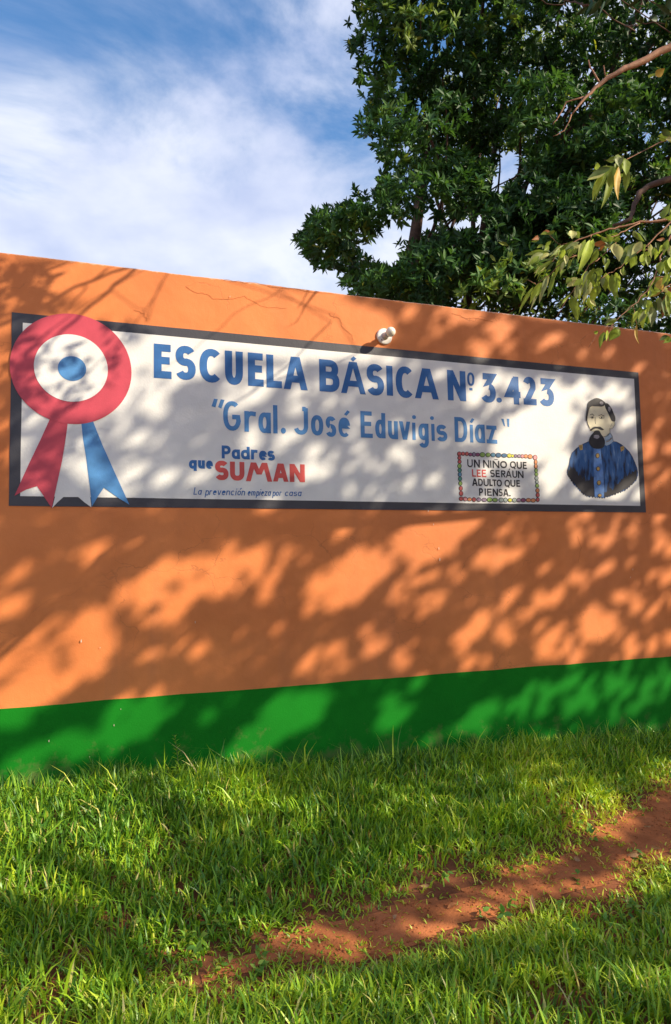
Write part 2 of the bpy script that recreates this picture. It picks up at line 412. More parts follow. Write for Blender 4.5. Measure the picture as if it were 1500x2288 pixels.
def wpts(l, ox=0, oy=0, s=1.0):
    a = np.array(l, float); return [tuple(p) for p in W(ox+a[:, 0]/s, oy+a[:, 1]/s)]
def smooth_closed(pts, it=2):
    P = np.array(pts, float)
    for _ in range(it):
        Qn = np.roll(P, -1, 0); P = np.stack([P*.75+Qn*.25, P*.25+Qn*.75], 1).reshape(-1, 2)
    return [tuple(p) for p in P]
def ell(cx, cy, rx, ry, n=40, j=0):
    return [(cx+rx*math.cos(2*math.pi*i/n)*(1+j*math.sin(3.3*i)), cy+ry*math.sin(2*math.pi*i/n)*(1+j*math.cos(2.1*i))) for i in range(n)]
def waver(a, b, amp=.0015, step=.06):
    a = np.array(a); b = np.array(b); L = np.linalg.norm(b-a); n = max(2, int(L/step)); d = (b-a)/L; nn = np.array([-d[1], d[0]])
    t = np.linspace(0, 1, n, endpoint=False)
    return [tuple(a+(b-a)*k+nn*amp*2*(fbm(np.array([a[0]*3+k*L]), np.array([a[1]*5.])*1, 5)[0]-.5)) for k in t]

# sign board
oc = wpts([(20, 1130.5), (1443, 1145), (1426, 832.5), (27, 698)]); ic = wpts([(45.5, 1108.5), (1430, 1130.5), (1416, 847), (51.5, 721.5)])
ring_o = sum([waver(oc[i], oc[(i+1) % 4]) for i in range(4)], []); ring_i = sum([waver(ic[i], ic[(i+1) % 4], .001) for i in range(4)], [])
sign = paint('sign_panel', [ring_i], 1.0, M['white'], wall, 'white painted sign field')
paint('sign_border', [ring_o], 0.3, M['navy'], sign, 'dark navy painted border')

# rosette in the national colours
L_ = W(22, 822); R_ = W(294, 829); T_ = W(160, 702); B_ = W(160, 948)
rc = ((L_[0]+R_[0])/2, (T_[1]+B_[1])/2); rr = ((R_[0]-L_[0])/2, (T_[1]-B_[1])/2)
ros = paint('rosette', [ell(*rc, *rr, 96)], 3, M['red'], wall, 'red, white and blue painted rosette with ribbons')
wi = W(160, 823); paint('white_ring', [ell(wi[0], wi[1], (W(243, 823)[0]-W(78, 823)[0])/2, (W(160, 748)[1]-W(160, 898)[1])/2, 80)], 4, M['white'], ros)
bi = W(161.5, 824.5); paint('blue_centre', [ell(bi[0], bi[1], (W(193, 823)[0]-W(130, 823)[0])/2, (W(160, 797)[1]-W(160, 852)[1])/2, 60)], 5, M['blue'], ros)
zo = lambda l: wpts(l, 0, 640, 2.885)
paint('ribbon', [zo([(330, 840), (440, 850), (436, 900), (420, 1010), (400, 1130), (365, 1290), (335, 1430), (295, 1370), (240, 1288), (170, 1310), (95, 1350), (190, 1140), (262, 990)])], 2.2, M['red'], ros, 'red ribbon tail')
paint('ribbon', [zo([(522, 850), (595, 850), (606, 885), (660, 1020), (745, 1210), (835, 1408), (765, 1365), (670, 1298), (635, 1350), (593, 1420), (580, 1290), (555, 1100), (535, 980)])], 2.4, M['blue'], ros, 'blue ribbon tail')
paint('ribbon', [zo([(438, 860), (524, 860), (535, 985), (560, 1150), (590, 1425), (545, 1392), (505, 1358), (410, 1358), (372, 1392), (338, 1428), (372, 1290), (404, 1130), (424, 1000)])], 1.9, M['white'], ros, 'white ribbon tail')

# ---- hand lettering: centre lines in a unit box, painted with a broad brush
def arc(cx, cy, rx, ry, a0, a1, n=14, e=2.3):
    o = []
    for i in range(n+1):
        a = math.radians(a0+(a1-a0)*i/n); c, s = math.cos(a), math.sin(a)
        o.append((cx+rx*math.copysign(abs(c)**(2/e), c), cy+ry*math.copysign(abs(s)**(2/e), s)))
    return o
O = lambda cx, cy, rx, ry: ('c', arc(cx, cy, rx, ry, 0, 345, 23))
G = {
 'E': [('s', [(0, 0), (0, 1)]), ('s', [(0, 1), (.92, 1)]), ('s', [(0, .53), (.82, .53)]), ('s', [(0, 0), (1, 0)])],
 'S': [('b', arc(.5, .76, .48, .24, 28, 268)+arc(.5, .265, .5, .265, 85, -155))],
 'C': [('b', arc(.55, .5, .55, .5, 48, 312, 20))],
 'U': [('s', [(0, 1)]+arc(.5, .36, .5, .36, 180, 360)+[(1, 1)])],
 'L': [('s', [(0, 1), (0, 0), (1, 0)])],
 'A': [('h', [(-.02, -.0), (.44, 1)]), ('h', [(1.02, 0), (.56, 1)]), ('b', [(.2, .27), (.8, .27)])],
 'B': [('s', [(0, 0), (0, 1)]), ('b', [(0, 1)]+arc(.5, .765, .42, .235, 88, -88)+[(0, .53)]), ('b', [(0, .53)]+arc(.52, .265, .48, .265, 88, -88)+[(0, 0)])],
 'I': [('s', [(.5, 0), (.5, 1)])],
 'N': [('s', [(0, 0), (0, 1)]), ('s', [(1, 0), (1, 1)]), ('h', [(0.0, 1), (1, 0)])],
 'M': [('h', [(-.02, 0), (.22, 1)]), ('h', [(1.02, 0), (.78, 1)]), ('h', [(.24, 1), (.5, .32)]), ('h', [(.76, 1), (.5, .32)])],
 'o': [O(.5, .5, .5, .5)], 'O': [O(.5, .5, .5, .5)],
 'Q': [O(.5, .56, .5, .44), ('b', [(.5, .25), (.95, -.08)])],
 '3': [('b', [(0, 1), (.96, 1), (.42, .60), (.62, .57)]+arc(.5, .29, .5, .29, 70, -150))],
 '4': [('b', [(.62, 1), (.0, .30), (1.1, .30)]), ('s', [(.72, .0), (.72, .98)])],
 '2': [('b', arc(.48, .72, .46, .28, 155, -15, 12)+[(.06, .0)]), ('s', [(.04, 0), (1, 0)])],
 '.': [('d', (.5, .5))],
 '-': [('b', [(0, .5), (1, .5)])],
 'G': [('b', arc(.55, .5, .55, .5, 52, 340, 22)+[(1.02, .46), (.55, .46)])],
 'r': [('s', [(0, 0), (0, 1)]), ('b', [(0, .55)]+arc(.6, .52, .6, .48, 165, 75, 8)+[(1.08, .97)])],
 'a': [O(.5, .5, .5, .5), ('s', [(1, 0), (1, 1)])],
 'l': [('s', [(.5, 0), (.5, 1)])],
 'J': [('s', [(1, .95), (1, .3)]), ('b', arc(.45, .28, .55, .28, 0, -160, 12)), ('b', [(.62, 1), (1, 1)])],
 's': [('b', arc(.5, .75, .48, .25, 28, 268)+arc(.5, .26, .5, .26, 85, -155))],
 'e': [('b', [(.02, .53), (1, .53)]+arc(.5, .5, .5, .5, 10, 312, 22))],
 'd': [O(.5, .34, .5, .34), ('s', [(1, 0), (1, 1)])],
 'u': [('s', [(0, 1)]+arc(.5, .34, .5, .34, 180, 360)), ('s', [(1, 0), (1, 1)])],
 'v': [('h', [(0, 1), (.46, 0)]), ('h', [(1, 1), (.54, 0)])],
 'i': [('s', [(.5, 0), (.5, 1)])],
 'g': [O(.5, .69, .5, .31), ('s', [(1, 1), (1, .3)]), ('b', arc(.5, .24, .5, .24, 0, -150, 12)), ('s', [(1, .3), (1, .24)])],
 'D': [('s', [(0, 0), (0, 1)]), ('b', [(0, 1)]+arc(.42, .5, .58, .5, 88, -88, 16)+[(0, 0)])],
 'z': [('s', [(0, 1), (.95, 1)]), ('s', [(0, 0), (1, 0)]), ('h', [(.92, 1), (.08, 0)])],
 'P': [('s', [(0, 0), (0, 1)]), ('b', [(0, 1)]+arc(.5, .71, .5, .29, 88, -88)+[(0, .42)])],
 'R': [('s', [(0, 0), (0, 1)]), ('b', [(0, 1)]+arc(.5, .75, .45, .25, 88, -88)+[(0, .5)]), ('h', [(.4, .5), (1, 0)])],
 'T': [('s', [(.5, 0), (.5, 1)]), ('s', [(0, 1), (1, 1)])],
 'q': [O(.5, .64, .5, .36), ('s', [(1, 0), (1, 1)])],
 'p': [O(.5, .66, .5, .34), ('s', [(0, 0), (0, 1)])],
 'n': [('s', [(0, 0), (0, 1)]), ('s', arc(.5, .62, .5, .38, 175, 0, 10)+[(1, 0)])],
 'm': [('s', [(0, 0), (0, 1)]), ('s', arc(.25, .66, .25, .34, 175, 0, 8)+[(.5, 0)]), ('s', arc(.75, .66, .25, .34, 175, 0, 8)+[(1, 0)])],
 'c': [('b', arc(.55, .5, .55, .5, 50, 310, 18))],
}
LETTER_NAME = {'.': 'full_stop', '-': 'dash', '"': 'quote_mark', "'": 'accent'}
def glyph(ch, x0, x1, yt, yb, sw, material, parent, layer=2, off=(0, 0, 1), slant=0, extra=()):
    """ch in the box x0..x1 / yt..yb of the photo -> painted letter on the wall; sw in metres"""
    ox, oy, s = off; X = lambda p: ox+p/s; Y = lambda p: oy+p/s
    a = W(X(x0), Y((yt+yb)/2)); b = W(X(x1), Y((yt+yb)/2)); t = W(X((x0+x1)/2), Y(yt)); c = W(X((x0+x1)/2), Y(yb))
    w = max(b[0]-a[0], sw*1.0); h = t[1]-c[1]; px, pz = a[0], c[1]
    hs = sw/2; wi_ = max(w-sw, 0); hi = max(h-sw, 0)
    mp = lambda p: (px+hs+p[0]*wi_+slant*(hs+p[1]*hi), pz+hs+p[1]*hi)
    polys = []
    for kind, pts in G[ch]:
        if kind == 'd': polys.append(ell(px+w/2, pz+h/2, w/2, h/2, 16)); continue
        q = [mp(p) for p in pts]
        if kind == 'h':
            q[0] = (q[0][0], q[0][1]+(hs if pts[0][1] > .9 else (-hs if pts[0][1] < .1 else 0)))
            q[1] = (q[1][0], q[1][1]+(hs if pts[1][1] > .9 else (-hs if pts[1][1] < .1 else 0)))
            polys += stroke_polys(q, sw*.96, cap='h')
        elif kind == 'c': polys += stroke_polys(q, sw, closed=True)
        elif kind == 's': polys += stroke_polys(q, sw)
        else: polys += stroke_polys(q, sw, cap='b')
    for e in extra: polys.append(wpts(e, ox, oy, s))
    nm = LETTER_NAME.get(ch, 'letter' if not ch.isdigit() else 'numeral')
    return paint(nm, polys, layer, material, parent)
def line(name, label, items, sw, material, off, slant=0, layer=2, jit=0):
    """first glyph block is the part, letters are its sub-parts"""
    p = bpy.data.objects.new(name, None); COL.objects.link(p); p.parent = wall
    p.matrix_parent_inverse = wall.matrix_basis.inverted(); p['label'] = label
    for it in items:
        ch, x0, x1, yt, yb = it[:5]; o = it[5] if len(it) > 5 else off; s = it[6] if len(it) > 6 else sw
        ex = it[7] if len(it) > 7 else ()
        glyph(ch, x0, x1, yt, yb, s*(1+random.uniform(-jit, jit)), material, p, layer, o, slant, ex)
    return p
Z2 = (320, 720, 3.0); Z3 = (780, 680, 3.0); Z8 = (400, 960, 4.6875); Z6 = (1010, 990, 7.1429)
line('title_lettering', 'painted blue heading ESCUELA BÁSICA Nº 3.423', [
 ('E', 72, 190, 149, 378), ('S', 216, 352, 160, 388), ('C', 378, 526, 180, 406), ('U', 548, 668, 196, 421), ('E', 702, 806, 208, 430), ('L', 826, 928, 221, 441),
 ('A', 942, 1098, 234, 453), ('B', 1180, 1314, 254, 468), ('A', 1326, 1486, 268, 480, Z2, .037, ([(1408, 230), (1428, 246), (1406, 265), (1388, 248)],)),
 ('S', 116, 232, 402, 612, Z3), ('I', 250, 290, 414, 613, Z3), ('C', 312, 430, 418, 628, Z3), ('A', 440, 594, 432, 634, Z3),
 ('N', 658, 780, 446, 647, Z3), ('O', 790, 838, 458, 548, Z3, .015), ('-', 798, 832, 559, 581, Z3, .016), ('3', 878, 980, 464, 660, Z3), ('.', 986, 1018, 626, 660, Z3),
 ('4', 1046, 1156, 482, 671, Z3), ('2', 1164, 1252, 488, 675, Z3), ('3', 1268, 1370, 498, 684, Z3)], .0425, M['blue2'], Z2)
line('name_lettering', 'painted blue line "Gral. José Eduvigis Díaz"', [
 ('G', 536, 648, 530, 728), ('r', 678, 765, 598, 736), ('a', 772, 855, 606, 744), ('l', 868, 902, 557, 746), ('.', 922, 956, 708, 748),
 ('J', 1014, 1104, 567, 755), ('o', 1124, 1206, 624, 760), ('s', 1222, 1292, 632, 769), ('e', 1308, 1386, 640, 771, Z2, .0225, ([(1345, 618), (1368, 591), (1384, 603), (1362, 628)],)),
 ('E', 76, 156, 718, 895, Z3), ('d', 174, 242, 729, 898, Z3), ('u', 260, 326, 783, 904, Z3), ('v', 334, 410, 786, 908, Z3),
 ('i', 420, 446, 794, 910, Z3, .023, ([(422, 748), (434, 743), (446, 750), (446, 766), (433, 771), (422, 764)],)),
 ('g', 464, 532, 800, 962, Z3), ('i', 548, 574, 803, 916, Z3, .023, ([(542, 756), (554, 750), (566, 757), (566, 772), (554, 777), (542, 770)],)),
 ('s', 584, 656, 808, 920, Z3), ('D', 706, 790, 758, 924, Z3), ('i', 806, 832, 808, 927, Z3, .023, ([(806, 790), (822, 764), (838, 772), (822, 797)],)),
 ('a', 842, 908, 806, 930, Z3), ('z', 920, 990, 814, 934, Z3)], .0265, M['blue'], Z2)
ql = bpy.data.objects.new('quote_marks', None); COL.objects.link(ql); ql.parent = wall; ql.matrix_parent_inverse = wall.matrix_basis.inverted(); ql['label'] = 'pair of blue painted quotation marks'
for pl, z in (([(475, 514), (500, 517), (484, 572), (458, 564)], Z2), ([(520, 518), (545, 522), (524, 580), (502, 570)], Z2),
              ([(1018, 768), (1034, 768), (1044, 820), (1034, 812)], Z3), ([(1056, 768), (1072, 768), (1072, 824), (1060, 820)], Z3)):
    paint('quote_mark', [wpts(pl, *z)], 2, M['blue'], ql)
line('slogan_lettering', 'blue painted words Padres que', [
 ('P', 447, 540, 168, 303), ('a', 552, 638, 208, 309), ('d', 648, 740, 180, 312), ('r', 754, 832, 212, 314), ('e', 838, 920, 222, 321), ('s', 925, 1003, 222, 325),
 ('q', 104, 186, 320, 433), ('u', 200, 270, 322, 409), ('e', 284, 354, 326, 413)], .0172, M['blue2'], Z8)
line('slogan_capitals', 'soft red painted word SUMAN', [
 ('S', 376, 518, 326, 530), ('U', 534, 684, 338, 535), ('M', 704, 970, 347, 543), ('A', 985, 1142, 356, 545), ('N', 1158, 1316, 363, 550)], .0285, M['redtxt'], Z8)
def word(s, x0, x1, yb0, yb1, xh, asc, desc, sep=.25):
    wd = {'m': 1.5, 'i': .35, 'l': .35, 'L': .95, 'r': .75, '.': .3}; tot = sum(wd.get(c, 1) for c in s)+sep*(len(s)-1)
    u = (x1-x0)/tot; x_ = x0; out = []
    for c in s:
        w = wd.get(c, 1)*u; k = (x_+w/2-x0)/max(x1-x0, 1); yb = yb0+(yb1-yb0)*k
        t = yb-(asc if c in 'Ldl' else xh); b = yb+(desc if c in 'pqg' else 0)
        out.append((c, x_, x_+w, t, b)); x_ += w+sep*u
    return out
it = word('La', 150, 232, 681, 682, 48, 75, 0)+word('prevenci', 268, 598, 684, 688, 48, 75, 27)+word('on', 608, 686, 688, 690, 48, 75, 0)+word('empieza', 716, 956, 691, 693, 46, 75, 24)+word('por', 974, 1070, 694, 694, 44, 70, 24)+word('casa', 1105, 1276, 696, 697, 46, 70, 0)
it = [list(i) for i in it]
for i in it: i += [Z8, .0046]
for k, i in enumerate(it):
    if i[0] == 'i': i.append(([((i[1]+i[2])/2+10, i[3]-22), ((i[1]+i[2])/2+18, i[3]-22), ((i[1]+i[2])/2+16, i[3]-12), ((i[1]+i[2])/2+8, i[3]-12)],))
    if i[0] == 'o' and k < 14: i.append(([(i[1]+28, i[3]-14), (i[1]+42, i[3]-30), (i[1]+50, i[3]-26), (i[1]+36, i[3]-10)],))
line('tagline_lettering', 'small slanted blue line La prevención empieza por casa', [tuple(i) for i in it], .0046, M['blue2'], Z8, slant=.18)

# ---- motto with its frame of coloured beads
mot = line('motto_lettering', 'black brush letters UN NIÑO QUE SERÁ UN ADULTO QUE PIENSA.', [
 ('U', 240, 326, 262, 385), ('N', 346, 440, 266, 393), ('N', 494, 590, 272, 396), ('I', 603, 625, 280, 394), ('N', 644, 750, 284, 400, Z6, .0088, ([(672, 260), (722, 260), (722, 270), (672, 270)],)), ('O', 765, 872, 288, 402),
 ('Q', 922, 1016, 292, 415), ('U', 1028, 1110, 300, 414), ('E', 1126, 1188, 302, 415),
 ('S', 605, 676, 428, 545), ('E', 692, 758, 434, 545), ('R', 780, 850, 438, 548), ('A', 856, 942, 444, 552, Z6, .0088, ([(898, 432), (912, 408), (922, 412), (908, 437)],)),
 ('U', 960, 1034, 442, 556), ('N', 1046, 1136, 448, 560), ('A', 318, 402, 566, 684), ('D', 415, 486, 570, 684), ('U', 500, 580, 572, 688), ('L', 592, 642, 578, 688), ('T', 642, 706, 582, 690), ('O', 708, 790, 584, 694),
 ('Q', 834, 920, 588, 712), ('U', 928, 1006, 590, 700), ('E', 1022, 1080, 592, 700), ('P', 428, 490, 722, 840), ('I', 514, 540, 726, 840), ('E', 558, 630, 728, 842), ('N', 645, 730, 730, 846),
 ('S', 740, 802, 732, 848), ('A', 814, 896, 736, 850), ('.', 907, 931, 828, 851)], .0088, M['black'], Z6, jit=.12)
line('red_word', 'soft red painted word LEE', [('L', 315, 380, 420, 538), ('E', 392, 456, 424, 542), ('E', 472, 542, 426, 545)], .0085, M['redtxt'], Z6)
bead_cols = {'r': (.55, .12, .11), 'o': (.70, .28, .12), 'm': (.26, .08, .15), 'p': (.30, .22, .30), 'n': (.05, .13, .24), 'b': (.12, .28, .40), 'g': (.30, .46, .12), 't': (.08, .26, .20), 'y': (.60, .58, .08), 's': (.38, .45, .40), 'k': (.68, .28, .28)}
for k, c in bead_cols.items(): M['bead_'+k] = mat('bead_paint_'+{'r': 'red', 'o': 'orange', 'm': 'maroon', 'p': 'mauve', 'n': 'navy', 'b': 'blue', 'g': 'lime', 't': 'teal', 'y': 'yellow', 's': 'sage', 'k': 'pink'}[k], c, .5, .3, 0, var=.2, vscale=60)
beads = [(112, 175, 34, 36, 'r'), (172, 172, 30, 30, 'r'), (232, 174, 30, 32, 'r'), (290, 184, 30, 28, 'm'), (345, 184, 28, 36, 'p'), (405, 186, 36, 28, 'm'), (480, 188, 42, 38, 'g'), (570, 190, 38, 34, 'g'), (650, 192, 38, 34, 'b'), (735, 196, 46, 38, 'n'), (828, 200, 46, 34, 'n'), (910, 204, 38, 34, 'y'), (962, 207, 22, 26, 'y'), (1008, 208, 26, 28, 'p'), (1065, 210, 34, 28, 'p'), (1118, 212, 26, 32, 'k'), (1172, 212, 34, 32, 'o'), (1240, 218, 38, 36, 'o'), (1320, 232, 34, 40, 'k'),
 (1330, 305, 26, 40, 'o'), (1332, 372, 28, 38, 'o'), (1336, 440, 26, 36, 'g'), (1340, 500, 28, 30, 'g'), (1342, 562, 30, 32, 's'), (1348, 622, 28, 30, 's'), (1352, 682, 30, 32, 'g'), (1358, 758, 30, 36, 'o'), (1362, 830, 30, 36, 'r'), (1362, 905, 28, 34, 'r'),
 (1290, 915, 40, 32, 'o'), (1215, 912, 40, 32, 'o'), (1132, 912, 40, 32, 'm'), (1060, 912, 34, 32, 'p'), (990, 912, 36, 34, 's'), (920, 912, 34, 32, 'y'), (848, 910, 32, 36, 's'), (780, 910, 40, 36, 's'), (682, 910, 42, 32, 'g'), (597, 906, 44, 36, 'g'), (508, 908, 40, 32, 'p'), (422, 904, 36, 34, 'p'), (345, 903, 32, 36, 'r'), (272, 900, 36, 30, 'o'), (205, 894, 34, 34, 'k'), (140, 890, 34, 34, 'r'),
 (140, 805, 32, 40, 'r'), (135, 725, 30, 38, 'r'), (128, 645, 30, 36, 'g'), (124, 572, 30, 36, 't'), (120, 502, 30, 38, 'b'), (118, 435, 32, 34, 't'), (115, 368, 32, 38, 'g'), (116, 300, 30, 30, 'r'), (112, 238, 28, 32, 'r')]
mf = None
rims = []
for bx, by, rx, ry, c in beads: rims.append(wpts(ell(bx, by, rx+3, ry+3, 18), *Z6))
mf = paint('bead_frame', rims, 1.9, M['black'], wall, 'frame of small coloured painted beads round the motto')
for bx, by, rx, ry, c in beads: paint('bead', [wpts(ell(bx, by, rx-6, ry-6, 16), *Z6)], 3.0, M['bead_'+c], mf)

# ---- bust portrait
ZP = (1230, 870, 6.818)
zp = lambda l, sm=1: smooth_closed(wpts(l, *ZP), sm) if sm else wpts(l, *ZP)
jb = [(575, 795), (480, 838), (390, 900), (320, 970), (290, 1060), (275, 1160), (245, 1250)]
bot = [(245, 1250), (255, 1320), (300, 1372), (340, 1440), (400, 1500), (450, 1560), (510, 1610), (560, 1635), (660, 1645), (720, 1652), (800, 1655), (880, 1640), (960, 1610), (1050, 1572), (1110, 1550), (1180, 1500), (1250, 1440), (1310, 1370), (1325, 1280)]
rag = []
for a, b in zip(bot[:-1], bot[1:]):
    for k in range(4):
        t = k/4; rag.append((a[0]+(b[0]-a[0])*t+random.uniform(-4, 4), a[1]+(b[1]-a[1])*t+(14 if k % 2 else -10)*random.uniform(.2, 1.2)))
jt = [(1325, 1280), (1310, 1200), (1280, 1120), (1240, 1030), (1190, 950), (1130, 890), (1070, 840), (1000, 802), (950, 795), (900, 830), (820, 850), (700, 890), (640, 880)]
por = paint('portrait', [zp(jb[:-1]+rag+jt, 0)], 2, M['jacket'], wall, 'painted bust of a bearded man in a dark blue buttoned uniform')
def stk(name, pts, w, m, layer):
    q = [tuple(W(ZP[0]+p[0]/ZP[2], ZP[1]+p[1]/ZP[2])) for p in pts]; paint(name, stroke_polys(q, w, cap='b'), layer, M[m], por)
def streaks(x0, x1, top, botf, n):
    up = []; dn = []
    for i in range(n+1):
        t = i/n; x_ = x0+(x1-x0)*t; up.append((x_, np.interp(x_, *top)+random.uniform(-38, 38))); dn.append((x_, np.interp(x_, *botf)))
    return up+dn[::-1]
bl = ([250, 300, 400, 500, 560, 660], [1300, 1365, 1490, 1590, 1622, 1635]); brr = ([806, 880, 960, 1050, 1180, 1250, 1310], [1640, 1630, 1600, 1560, 1490, 1430, 1360])
paint('dark_patch', [zp(streaks(252, 650, ([250, 330, 420, 560, 650], [1225, 1180, 1290, 1390, 1330]), bl, 34), 0)], 2.5, M['black'], por)
paint('dark_patch', [zp(streaks(812, 1308, ([806, 950, 1080, 1200, 1310], [1590, 1500, 1370, 1270, 1240]), brr, 40), 0)], 2.5, M['black'], por)
stk('outline', jb, .0022, 'black', 2.8); stk('outline', jt[:9], .0022, 'black', 2.8)
paint('front_strip', [zp([(645, 900), (755, 900), (762, 1000), (778, 1120), (798, 1300), (806, 1500), (806, 1650), (668, 1642), (660, 1500), (652, 1300), (650, 1100)], 0)], 3, M['strip'], por)
for bx, by, rx, ry in ((707, 1012, 31, 40), (715, 1212, 29, 36), (728, 1425, 32, 40), (740, 1618, 32, 28)):
    b = paint('button', [zp(ell(bx, by, rx, ry, 16), 0)], 3.9, M['black'], por); paint('button', [zp(ell(bx, by, rx-8, ry-8, 14), 0)], 4.8, M['gold'], por)
paint('epaulette', [zp([(425, 855), (482, 838), (480, 922), (440, 930)], 0)], 3, M['gold'], por); paint('epaulette', [zp([(1055, 880), (1108, 865), (1116, 918), (1066, 952)], 0)], 3, M['gold'], por)
stk('outline', [(455, 860), (458, 905)], .003, 'black', 3.9); stk('outline', [(1075, 905), (1100, 892)], .003, 'black', 3.9)
paint('collar', [zp([(895, 655), (935, 715), (948, 790), (900, 840), (820, 868), (815, 740)])], 3, M['collar'], por)
stk('outline', [(895, 655), (932, 715), (948, 795)], .0018, 'black', 3.9); stk('braid', [(835, 805), (880, 790), (930, 742)], .0055, 'braid', 3.9); stk('braid', [(840, 780), (890, 770), (915, 735)], .002, 'black', 4.5)
paint('face', [zp([(600, 255), (680, 262), (770, 265), (815, 235), (850, 330), (905, 450), (925, 490), (968, 490), (970, 540), (940, 592), (900, 605), (893, 600), (895, 660), (860, 710), (810, 722), (760, 700), (740, 660), (620, 640), (588, 590), (560, 530), (546, 470), (555, 400), (575, 330)])], 3, M['skin'], por)
stk('outline', [(546, 470), (560, 530), (588, 595)], .0018, 'black', 3.9); stk('outline', [(893, 590), (898, 660), (862, 712), (808, 724)], .0018, 'black', 3.9)
stk('outline', [(968, 485), (972, 540), (940, 594), (900, 608)], .0018, 'black', 3.9)
stk('outline', [(955, 500), (925, 525), (905, 570)], .0012, 'black', 3.9)
paint('hair', [zp([(600, 258), (575, 320), (556, 400), (549, 490), (528, 480), (530, 400), (548, 290), (560, 205), (600, 172), (650, 145), (700, 133), (750, 148), (795, 180), (832, 210), (815, 245), (780, 268), (700, 262)])], 4, M['black'], por)
paint('hair', [zp([(822, 208), (870, 222), (920, 290), (952, 370), (980, 430), (978, 495), (925, 492), (900, 430), (850, 330), (820, 270)])], 4, M['black'], por)
paint('beard', [zp([(665, 628), (735, 628), (762, 690), (802, 740), (822, 800), (815, 862), (780, 900), (700, 910), (640, 897), (590, 845), (572, 780), (600, 710), (640, 670)])], 4, M['black'], por)
paint('moustache', [zp([(588, 628), (620, 590), (660, 570), (700, 574), (745, 570), (785, 600), (808, 622), (760, 624), (722, 602), (685, 597), (650, 607), (608, 634)])], 4.2, M['black'], por)
for e, r in (((765, 212), (28, 24)), ((885, 305), (20, 40)), ((690, 725), (45, 30))): paint('shine', [zp(ell(*e, *r, 14, .15), 0)], 5, M['grey'], por)
stk('eyebrow', [(595, 388), (628, 378), (655, 405)], .0036, 'black', 4); stk('eyebrow', [(722, 406), (762, 388), (812, 412)], .0036, 'black', 4)
stk('nose_line', [(672, 430), (670, 480), (676, 530)], .0022, 'black', 4)
for ex, ey, rx, ry in ((628, 432, 24, 12), (770, 434, 38, 15)):
    stk('eye', ell(ex, ey, rx, ry, 14)+[(ex+rx, ey)], .0018, 'black', 4); paint('eye', [zp(ell(ex, ey, 11, 11, 12), 0)], 4, M['black'], por)
cr_ = []
for ln_ in ([(415, 643), (440, 652), (462, 656), (480, 668), (512, 667), (545, 663), (560, 672), (590, 684), (640, 690)], [(735, 700), (744, 708), (760, 712), (764, 728), (771, 738), (785, 748), (789, 760)], [(500, 622), (545, 632), (570, 631), (615, 642), (660, 646), (700, 652), (750, 657)], [(1010, 700), (1045, 712), (1060, 709), (1100, 720)], [(300, 690), (322, 700), (330, 716)], [(1290, 1200), (1298, 1225), (1292, 1260)]):
    q = [tuple(W(a+random.uniform(-2, 2), b+random.uniform(-2, 2))) for a, b in ln_]; q2 = []
    for a, b in zip(q[:-1], q[1:]):
        for k in range(4): q2.append((a[0]+(b[0]-a[0])*k/4+random.uniform(-.004, .004), a[1]+(b[1]-a[1])*k/4+random.uniform(-.004, .004)))
    cr_ += stroke_polys(q2+[q[-1]], .0012, cap='b', w_end=.0005)
M['crack'] = mat('crack', (.42, .15, .055), .9, .1)
tag(paint('hairline_cracks', cr_, .2, M['crack'], wall), kind='stuff')
# small chips where the paint has come away
chips = [(436, 1390, 5), (182, 1432, 7), (110, 1655, 5), (980, 1225, 6), (982, 1250, 9), (968, 1172, 4), (956, 1142, 5), (1408, 1290, 4), (1413, 1272, 5), (224, 1447, 3), (514, 664, 4), (270, 1584, 3), (255, 1620, 4), (201, 1690, 3), (957, 1141, 3)]
M['chip'] = mat('bare_plaster', (.62, .52, .42), .9, .1)
cl = []
for px_, py_, r in chips:
    c = W(px_, py_); cl.append([(c[0]+r*.0005*math.cos(a)*random.uniform(.4, 1.2), c[1]+r*.0015*math.sin(a)*random.uniform(.6, 1.2)) for a in np.linspace(0, 2*math.pi, 9)[:-1]])
tag(paint('paint_chips', cl, 2.6, M['chip'], wall), kind='stuff')

# ------------------------------------------------------------------ lamp holder above the sign
def lathe(name, prof, mt, parent, c, n=40, axis_y=True):
    v = []; f = []
    for r, h in prof:
        for i in range(n):
            a = 2*math.pi*i/n; v.append((c[0]+r*math.cos(a), c[1]-h, c[2]+r*math.sin(a)))
    for j in range(len(prof)-1):
        for i in range(n):
            k = (i+1) % n; f.append((j*n+i, j*n+k, (j+1)*n+k, (j+1)*n+i))
    return mesh(name, v, f, mt, parent, smooth=True)
lc = W(858.5, 752.5); C3 = (lc[0], 0, lc[1])
lamp = empty('wall_lamp', C3, 'white porcelain lamp holder with round bulb on the wall above the sign', 'lamp')
lathe('base_plate', [(.0005, -.001), (.052, -.001), (.0525, .006), (.051, .011), (.047, .0135), (.030, .015), (.0005, .015)], M['porcelain'], lamp, C3)
lathe('socket', [(.024, .0145), (.0235, .022), (.019, .026), (.0185, .056), (.020, .057), (.020, .060), (.014, .060), (.0005, .060)], M['socket'], lamp, C3)
lathe('bulb', [(.0125, .058), (.0135, .066), (.018, .074), (.0255, .082), (.0295, .092), (.0305, .101), (.0285, .112), (.0225, .122), (.013, .129), (.0005, .1315)], M['bulb'], lamp, C3)
for s in (-1, 1): lathe('screw', [(.0045, .0135), (.0045, .0165), (.0035, .0175), (.0003, .0175)], M['screw'], lamp, (C3[0]+.035*s*.7, 0, C3[2]+.035*s*.7), 12)

